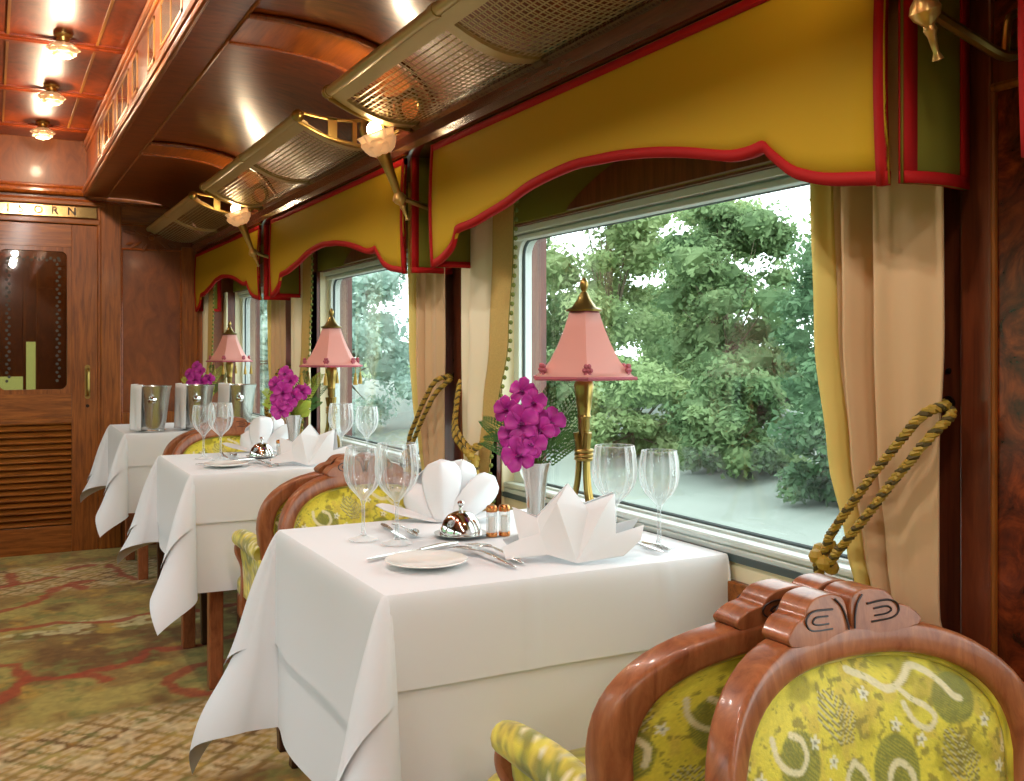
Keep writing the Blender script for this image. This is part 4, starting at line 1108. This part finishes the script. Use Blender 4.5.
def make_vase(x, y, label, flabel, flip=1, lime=False):
    o = thing('bud_vase', label, 'vase', (x, y, ZT_), 0, 'silver bud vases')
    m = MB(); m.lathe([(.0001,.0),(.026,.0),(.027,.004),(.021,.012),(.019,.03),(.020,.07),(.023,.11),(.029,.145),(.036,.168),(.0345,.1685),(.027,.145),(.018,.08),(.0001,.06)], 28, lobes=7, amp=.03, lobefrom=(3, 6)); m.build('body', M['silver'], o)
    f = thing('orchid_spray', flabel, 'flowers', (x, y, ZT_+.155), 0, 'orchid sprays in the vases')
    cr3 = Vector((CT, -ST, 0)); cf = Vector((-ST, -CT, 0))   # spray spreads sideways, faces the aisle
    spots = [(-.010,.165,.01,.030),(.014,.140,.02,.030),(-.045,.125,.01,.030),(-.012,.095,.035,.040),(.028,.080,.03,.030),(-.035,.070,.03,.030),(.052,.095,.0,.034),(-.018,.028,.045,.040),(.008,.050,.04,.034)]
    st = MB()
    for i, (sx, sz, sy, sz_) in enumerate(spots):
        c = cr3*((sx-.020)*flip)+cf*sy+Vector((0, 0, sz+.006)); a, b = bloom(c, (cf*1.0+cr3*sx*4*flip+Vector((0, 0, .15))), sz_, i*7+3)
        bl = a.build('bloom', M['petal'], f, solid=.0012, angle=0); b.build('throat', M['lip'], bl, solid=.0012, angle=0)
        st.tube(cr([(0, 0, -.10), cr3*(sx*.3*flip)+Vector((0, 0, sz*.4)), c-cf*.006], 5), .0016, 5)
    st.build('stem', M['stemg'], f)
    for i, (ax_, l, tl) in enumerate(((-.5,.17,.25),(.55,.20,.1),(.75,.18,.35),(-.85,.16,.2),(.2,.19,.45),(-.25,.15,.5),(1.0,.12,.1),(-1.1,.13,.1))):
        fr = MB(); dirv = (cr3*math.sin(ax_)*flip-cf*tl*.6+Vector((0, 0, math.cos(ax_)))).normalized(); p0 = Vector((0, 0, 0)); 
        ctr = cr([p0, dirv*l*.5+Vector((0, 0, .012)), dirv*l], 10); fr.tube(ctr, .0011, 4)
        side = dirv.cross(cf).normalized()
        for j in range(4, len(ctr)-1):
            for s in (-1, 1):
                ll = .030*math.sin(PI*(.2+.75*j/len(ctr))); e = ctr[j]+(side*s+dirv*.7).normalized()*ll
                for q in (.45, .75, 1):
                    fr.add([ctr[j].lerp(e, q-.3), ctr[j].lerp(e, q-.1)+dirv*.006, ctr[j].lerp(e, q), ctr[j].lerp(e, q-.1)-dirv*.004], [(0, 1, 2, 3)])
        fr.build('fern_frond', M['leafy'] if lime and i % 2 else M['fern'], f, smooth=False)
    if lime:
        lf = MB()
        for a, l in ((-.9,.09),(-1.3,.07),(-.4,.08)):
            petal(lf, Matrix.Translation((0, 0, .01)) @ Matrix.Rotation(-TH, 4, 'Z') @ Matrix.Rotation(a, 4, 'Y').inverted() @ Matrix.Rotation(PI/2, 4, 'X'), l, .035, .2)
        lf.build('leaf', M['leafy'], f, solid=.001, angle=0)
    return o, f
v1 = make_vase(1.075, 1.925, 'fluted silver bud vase left of the near lamp', 'purple orchids with fern in the vase on the nearest table')
v2 = make_vase(1.035, 1.925+TB, 'silver bud vase on the middle table', 'purple orchids with a lime leaf in the vase on the middle table', 1, True)
dup(v2[0], 0, TB, label='bud vase behind the ice buckets on the far table'); dup(v2[1], 0, TB, label='orchids with green sprigs rising behind the far ice buckets')

# napkins: measured shape (u, v, depth) around a base point
def make_napkin(nm, u0, v0, pts, faces, label):
    Zc0 = .42*F/(v0-350); Xc0 = (u0-512)/F*Zc0
    base = Vector((Xc0*CT+Zc0*ST, Zc0*CT-Xc0*ST, ZT_))
    o = thing(nm, label, 'napkin', base, -TH, 'folded white napkins')
    P = []
    for u, v, dy in pts:
        Zc = Zc0+dy; P.append(((u-512)/F*Zc-Xc0, dy, max(.003, CH-(v-350)*Zc/F-.752)))
    return o, P
def clean_build(P, faces, name, o, D):
    m = MB(); m.add(P, faces); k = len(P)
    m.add([(x, D-y, z) for x, y, z in P], faces)
    return m
NB = [(577,566,0),(557,504,.05),(588,513,.065),(606,507,.05),(568,485,.09),(584,506,.085),(615,495,.08),(616,535,.045),(644,526,.055),(641,541,.03),(624,557,.015),(537,519,.085),(512,508,.095),(519,541,.065),(502,549,.05),(506,561,.02),(540,535,.055),(548,556,.022)]
FB = [(0,1,2),(0,2,3),(0,17,16,1),(17,15,14,16),(16,14,13),(13,12,11,16),(16,11,1),(11,4,1),(1,4,5,2),(2,5,3),(5,6,3),(0,3,7),(3,6,7),(0,7,10),(7,8,9,10)]
o, P = make_napkin('napkin', 577, 566, NB, FB, 'star folded white napkin at the front of the nearest table'); D = .19
m = MB(); m.add(P, FB); m.build('front_fold', M['napkin'], o, solid=.0022, bevel=.0015, angle=25)
m = MB(); m.add([(x, D-y, z) for x, y, z in P], FB); m.build('back_fold', M['napkin'], o, solid=.0022, bevel=.0015, angle=25)
dup(o, 0, TB, label='star folded white napkin at the front of the middle table')
# lily fold: cupped, rounded petals standing from one base
o, P = make_napkin('napkin', 443, 525, [(443,525,0)], [], 'lily folded white napkin behind the butter dome on the nearest table')
for b0, t0, W, cup, mid in (((.0,.012,.002),(-.012,.062,.144),.060,.040,-.012), ((.022,.04,.002),(.040,.100,.140),.052,.035,-.006), ((.018,.018,.002),(.122,.075,.100),.046,.030,-.02),
                            ((-.012,.035,.002),(-.098,.090,.066),.044,.030,-.012), ((-.008,.022,.002),(-.172,.080,.032),.034,.012,-.006), ((.012,.020,.002),(.128,.040,.020),.032,.010,-.004),
                            ((-.01,.11,.002),(-.06,.150,.112),.056,-.035,.01), ((.03,.11,.002),(.085,.150,.095),.052,-.03,.01)):
    b = Vector(b0); t = Vector(t0); ax = (t-b); side = Vector((ax.z, 0, -ax.x)); side.normalize()
    if ax.z < .05: side = Vector((0, 1, .15)).normalized()*(1 if ax.x > 0 else -1)
    def fn(u, v):
        s_ = 2*u-1; w_ = W*(.10+v)**.55*math.sqrt(max(0, 1-v**4.5))+.001
        p = b+ax*v+side*(s_*w_)+Vector((0, cup*abs(s_)**1.4*(.3+.7*v)+mid*math.sin(PI*v), 0))
        return (p.x, p.y, max(.002, p.z))
    m = MB(); m.grid(17, 15, fn); m.build('petal_fold', M['napkin'], o, solid=.0022, angle=0)
dup(o, 0, TB, label='lily folded white napkin at the back of the middle table')

# plates, cutlery, dome, shakers
def make_plate():
    o = MB().lathe([(.0001,.004),(.050,.004),(.056,.006),(.078,.011),(.080,.0125),(.079,.014),(.056,.0095),(.048,.0075),(.0001,.0075)], 48).build('bread_plate', M['china']); o.location = (.748, 1.775, ZT_)
    return tag(o, 'white bread plate at the corner of the nearest table', 'plate', 'bread plates')
pl = make_plate(); dup(pl, 0, TB, label='white bread plate at the corner of the middle table')
def fork():
    m = MB()
    out = [(.0025,0),(.0055,.02),(.0038,.07),(.0028,.10),(.004,.115),(.0105,.13),(.0118,.148)]
    m.grid(3, len(out), lambda u, v: ((2*u-1)*out[round(v*(len(out)-1))][0], out[round(v*(len(out)-1))][1], .004+.010*math.sin(PI*out[round(v*(len(out)-1))][1]/.2)))
    for k in range(4):
        x = -.0102+.0068*k; m.grid(2, 6, lambda u, v: (x+(u-.5)*.0034*(1-.4*v), .148+.047*v, .004+.010*math.sin(PI*(.148+.047*v)/.2)))
    return m
def knife():
    m = MB(); m.tube([(0,0,.005),(0,.03,.006),(0,.085,.005)], [.0035,.0055,.0035], 8)
    out = [(-.003,.085),(.003,.085),(.008,.11),(.008,.17),(.003,.195),(-.002,.20),(-.003,.18)]
    m.prism(out, .0035, .0055, 'z'); return m
def spoon():
    m = MB(); out = [(.0035,0),(.006,.015),(.0035,.07),(.0025,.115),(.006,.128),(.014,.145),(.016,.165),(.011,.182),(.001,.19)]
    m.grid(5, len(out), lambda u, v: ((2*u-1)*out[round(v*(len(out)-1))][0], out[round(v*(len(out)-1))][1], .005+.006*math.sin(PI*out[round(v*(len(out)-1))][1]/.19)-.006*(1-(2*u-1)**2)*(v > .55)+.005*(v > .55)))
    return m
def cutlery(nm, mb, p0, p1, label, cat, solid=.0016):
    d = Vector((p1[0]-p0[0], p1[1]-p0[1])); a = math.atan2(d.y, d.x)-PI/2
    o = mb.build(nm, M['silver'], None, solid=solid if nm != 'knife' else 0, angle=30); o.location = (p0[0], p0[1], ZT_); o.rotation_euler = (0, 0, a)
    s = d.length/.2; o.scale = (s, s, 1)
    tag(o, label, cat, 'silver cutlery'); return o
cut = [cutlery('fork', fork(), (.885, 1.665), (.862, 1.90), 'silver fork beside the bread plate, left one of the pair', 'fork'),
       cutlery('fork', fork(), (.915, 1.690), (.905, 1.915), 'silver fork with its handle at the star napkin, right one of the pair', 'fork'),
       cutlery('knife', knife(), (.885, 1.93), (.655, 1.860), 'butter knife lying behind the bread plate', 'knife'),
       cutlery('spoon', spoon(), (1.215, 1.645), (1.20, 1.86), 'silver spoon handle showing right of the star napkin', 'spoon'),
       cutlery('knife', knife(), (1.245, 1.662), (1.235, 1.87), 'silver knife handle, rightmost beside the star napkin', 'knife'),
       cutlery('knife', knife(), (.82, 2.215), (.805, 2.02), 'dinner knife beyond the two left wine glasses', 'knife'),
       cutlery('spoon', spoon(), (.845, 2.21), (.835, 2.03), 'spoon beyond the two left wine glasses', 'spoon')]
names2 = ['silver fork by the plate of the middle table, left one', 'silver fork by the plate of the middle table, right one', 'butter knife behind the plate of the middle table', 'spoon handle right of the napkin on the middle table',
          'knife handle right of the napkin on the middle table', 'dinner knife beyond the glasses of the middle table', 'spoon beyond the glasses of the middle table']
for c_, t in zip(cut, names2): dup(c_, 0, TB, label=t)
def make_dome():
    o = thing('butter_dome', 'polished silver butter dome behind the forks on the nearest table', 'butter dish', (.935, 2.02, ZT_), 0, 'silver butter domes')
    MB().lathe([(.0001,.002),(.040,.002),(.058,.006),(.060,.008),(.040,.006),(.0001,.006)], 36).build('saucer', M['silver'], o)
    MB().lathe([(.047,.007),(.0475,.010),(.045,.020),(.039,.036),(.028,.049),(.014,.056),(.004,.058)], 36).build('dome', M['chrome'], o)
    MB().lathe([(.004,.057),(.003,.064),(.007,.069),(.008,.074),(.005,.079),(.0001,.080)], 16).build('knob', M['chrome'], o)
    return o
dm = make_dome(); dup(dm, 0, TB, label='polished silver butter dome on the middle table')
def make_shaker(x, y, label):
    o = thing('salt_shaker', label, 'shaker', (x, y, ZT_), 0, 'glass cruet shakers')
    m = MB().lathe([(.0001,.006),(.0125,.006),(.0125,.056),(.0001,.056)], 16, lobes=8, amp=.04); m.build('glass_body', M['shaker'], o)
    MB().lathe([(.0001,.007),(.0085,.007),(.0085,.045),(.0001,.045)], 12).build('salt_fill', M['china'], o)
    m = MB().lathe([(.0128,.055),(.0132,.064),(.010,.069),(.0001,.070)], 16); m.build('cap', M['copper'], o)
    m = MB().lathe([(.0001,.0),(.0132,.0),(.0134,.008),(.0128,.009)], 16); m.build('foot', M['copper'], o)
    return o
s1 = make_shaker(.995, 1.985, 'cut glass shaker with copper caps, left one beside the star napkin')
s2 = dup(s1, .030, -.004, label='cut glass shaker with copper caps, right one touching the star napkin')
dup(s1, 0, TB, label='left glass shaker on the middle table'); dup(s2, 0, TB, label='right glass shaker on the middle table')

# ice buckets with napkins on the far table
def make_bucket(x, y, label, nlabel):
    o = thing('ice_bucket', label, 'ice bucket', (x, y, ZT_), -TH, 'silver ice buckets on the far table')
    m = MB().lathe([(.0001,0),(.062,0),(.064,.006),(.060,.012),(.070,.05),(.083,.14),(.092,.215),(.097,.228),(.098,.234),(.092,.234),(.086,.215),(.062,.02),(.0001,.015)], 36); m.build('body', M['silver'], o)
    m = MB(); m.lathe([(.018,0),(.012,.010),(.012,.016),(.019,.024),(.014,.034),(.0001,.038)], 16, ax=Matrix.Rotation(PI/2, 3, 'X') , c=(.035, -.078, .165)); m.build('knob_handle', M['chrome'], o)
    n = thing('bucket_napkin', nlabel, 'napkin', (x, y, ZT_), -TH, 'napkins draped over the ice buckets')
    m = MB()
    def fn(u, v):
        a = math.radians(158+104*u); zz = .245-.235*v; r = .100-.026*v+.010*math.sin(u*PI*5)*v+.012*v
        if v < .08: r = .088+.012*v/.08; zz = .241
        return (r*math.cos(a)-.012*v, r*math.sin(a), zz)
    m.grid(24, 16, fn); m.build('cloth_fold', M['napkin'], n, solid=.003, angle=0)
    return o, n
bk1 = make_bucket(.735, 5.36, 'silver ice bucket on the far table, leftmost of three', 'white napkin over the leftmost ice bucket')
for dx, dy, w in ((.222, .03, 'middle'), (.436, .0, 'rightmost')):
    dup(bk1[0], dx, dy, label='silver ice bucket on the far table, %s of three' % w); dup(bk1[1], dx, dy, label='white napkin over the %s ice bucket' % w)

# ------------------------------------------------------------------ outside
gz = -1.25
g = MB(); g.grid(60, 60, lambda u, v: (1.7+60*u**1.6, -6+80*v, gz+(.9*sst(9, 16, np.array(1.7+60*u**1.6)).item())+.12*math.sin(u*40+v*23)*u)); structure(g.build('ground', M['ground'], angle=0))
g = MB(); g.grid(40, 60, lambda u, v: (16.5+14*u, -6+80*v, gz+.5+1.2*math.sin(min(1, u*1.3)*PI/2)+.15*math.sin(v*60+u*9))); structure(g.build('ground_bank', M['bank'], angle=0))
g = MB(); g.grid(30, 60, lambda u, v: (-2.2-22*u, -20+70*v, gz+5.6*sst(.18, .6, np.array(u)).item()*(1+.2*math.sin(v*40+u*6)))); structure(g.build('ground_left_screen', M['leaf3'], angle=0))  # unseen raised bank, added to keep bright sky out of the window reflections
def make_tree(name, cat, x, y, h, w, mat, label, seed, leaf=.05, n=5000, zlo=.0):
    rnd = np.random.RandomState(seed)
    base = gz+(.9*sst(9, 16, np.array(float(x))).item())-.1
    o = thing(name, label, cat, (x, y, base), 0, 'trees and shrubs beside the track')
    K = 44; cc = []
    for k in range(K):
        a = rnd.rand()*2*PI; r = w*.5*math.sqrt(rnd.rand())*.85; f_ = rnd.rand()**.8; zz = h*(zlo+(1-zlo)*f_)*.9
        r *= .55+.45*math.sin(PI*min(1, .25+f_*.75))
        cc.append((r*math.cos(a), r*math.sin(a), max(zz, .25), .125*w*(.6+.8*rnd.rand())))
    n = int(n*2.2); per = n//K; V = []; m = MB()
    for (cx, cy, cz, r) in cc:
        d = rnd.randn(per, 3); d /= np.linalg.norm(d, axis=1)[:, None]; p = np.array([cx, cy, cz])+d*r*(.45+.75*rnd.rand(per, 1))*np.array([1, 1.15, .75])
        q = d*.6+rnd.randn(per, 3)*.6+np.array([0, 0, .5]); q /= np.linalg.norm(q, axis=1)[:, None]
        t = np.cross(q, rnd.randn(per, 3)); t /= np.linalg.norm(t, axis=1)[:, None]; b = np.cross(q, t)
        s = leaf*1.35*(.6+.8*rnd.rand(per, 1))
        V.append(np.stack([p-t*s, p+b*s*.5, p+t*s, p-b*s*.5], 1).reshape(-1, 3))
        o0 = len(m.v); m.ball((0, 0, 0), r*.62, 10, (1, 1.1, .75)); vv = np.array(m.v[o0:])
        m.v[o0:] = [tuple(q) for q in vv*(1+.5*(rnd.rand(len(vv), 1)-.5))+np.array([cx, cy, cz])]
    V = np.concatenate(V); nq = len(V)//4; o1 = len(m.v)
    allv = np.concatenate([np.array(m.v), V]); fq = (np.arange(nq*4).reshape(-1, 4)+o1).tolist()
    me = bpy.data.meshes.new('foliage'); me.from_pydata(allv.tolist(), [], list(m.f)+fq); me.materials.append(mat)
    f = bpy.data.objects.new('foliage', me); C.objects.link(f); f.parent = o
    tr = MB(); tr.tube([(0, 0, -.3), (.05, .03, h*.4), (0, .1, h*.8)], [.035*w*.6, .03*w*.5, .01], 7)
    for k in range(0, K, 2): tr.tube([(.03, .02, h*.25), (cc[k][0]*.5, cc[k][1]*.5, (cc[k][2]+h*.25)*.5), cc[k][:3]], [.02*w*.5, .015, .006], 5)
    tr.build('trunk', M['bark'], o)
    return o
trees = [('shrub','shrub',11.3,10.6,2.3,2.6,'leaf3','dark green shrub at the right of the large window',1),
         ('shrub','shrub',11.6,13.6,2.0,2.6,'leaf1','rounded green shrub right of the near lamp',2),
         ('shrub','shrub',11.5,16.6,2.2,2.6,'leaf2','light green shrub low behind the near lamp',3),
         ('shrub','shrub',11.4,19.8,2.4,2.8,'leaf1','green shrub low at the left of the large window',4),
         ('tree','tree',15.2,14.2,4.4,3.6,'leaf3','deep green tree at the right of the large window',5,.06,5000,.1),
         ('tree','tree',15.5,18.4,5.6,4.2,'leaf1','green tree in the middle of the large window',6,.06,6000,.1),
         ('tree','tree',15.2,23.0,8.2,4.6,'leaf2','tall yellowish tree above the near lamp',7,.07,7000,.1),
         ('tree','tree',14.6,28.0,9.0,5.0,'leaf1','tall green tree at the left of the large window',8,.07,7000,.1),
         ('tree','tree',20.5,18.5,7.0,4.0,'leaf2','thin pale tree against the sky at the right',9,.07,2600,.35),
         ('tree','tree',20.5,25.5,7.4,5.0,'leaf2','pale tree behind the green ones in the large window',10,.08,5000,.15),
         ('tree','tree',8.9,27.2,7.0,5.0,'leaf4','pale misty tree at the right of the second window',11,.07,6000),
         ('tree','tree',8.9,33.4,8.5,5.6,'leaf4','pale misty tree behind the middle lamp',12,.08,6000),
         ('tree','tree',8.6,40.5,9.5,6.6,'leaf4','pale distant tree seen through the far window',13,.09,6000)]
for t in trees: make_tree(*t[:6], M[t[6]], *t[7:])

# ------------------------------------------------------------------ light
w = bpy.data.worlds.new('overcast'); scene.world = w; w.use_nodes = True; nt = w.node_tree; bg = nt.nodes['Background']
bg.inputs[0].default_value = (.90, .96, 1, 1); bg.inputs[1].default_value = 4.6
for k, (a, b) in enumerate(WIN):
    for fx, rz in ((lambda x: x, -1), (mir, 1)):
        l = bpy.data.lights.new('daylight_portal', 'AREA'); l.shape = 'RECTANGLE'; l.size = ZT-ZS; l.size_y = b-a; l.cycles.is_portal = True
        o = bpy.data.objects.new('daylight_portal', l); C.objects.link(o); o.location = (fx(1.46), (a+b)/2, (ZS+ZT)/2); o.rotation_euler = (0, PI/2 if rz == -1 else -PI/2, 0)

lamp((.25, YB+.75, 2.1), 14, (1, .86, .62))  # unseen lamp added to lighten the vestibule behind the door pane
vs_ = scene.view_settings
scene.display_settings.display_device = 'sRGB'
vs_.view_transform = 'Standard'; vs_.look = 'None'; vs_.gamma = 1; vs_.exposure = .12; vs_.use_curve_mapping = False
cy = scene.cycles
cy.use_denoising = True; cy.transparent_max_bounces = 32; cy.max_bounces = 10; cy.diffuse_bounces = 5; cy.glossy_bounces = 5
cy.sample_clamp_indirect = 6; cy.caustics_reflective = False; cy.caustics_refractive = False
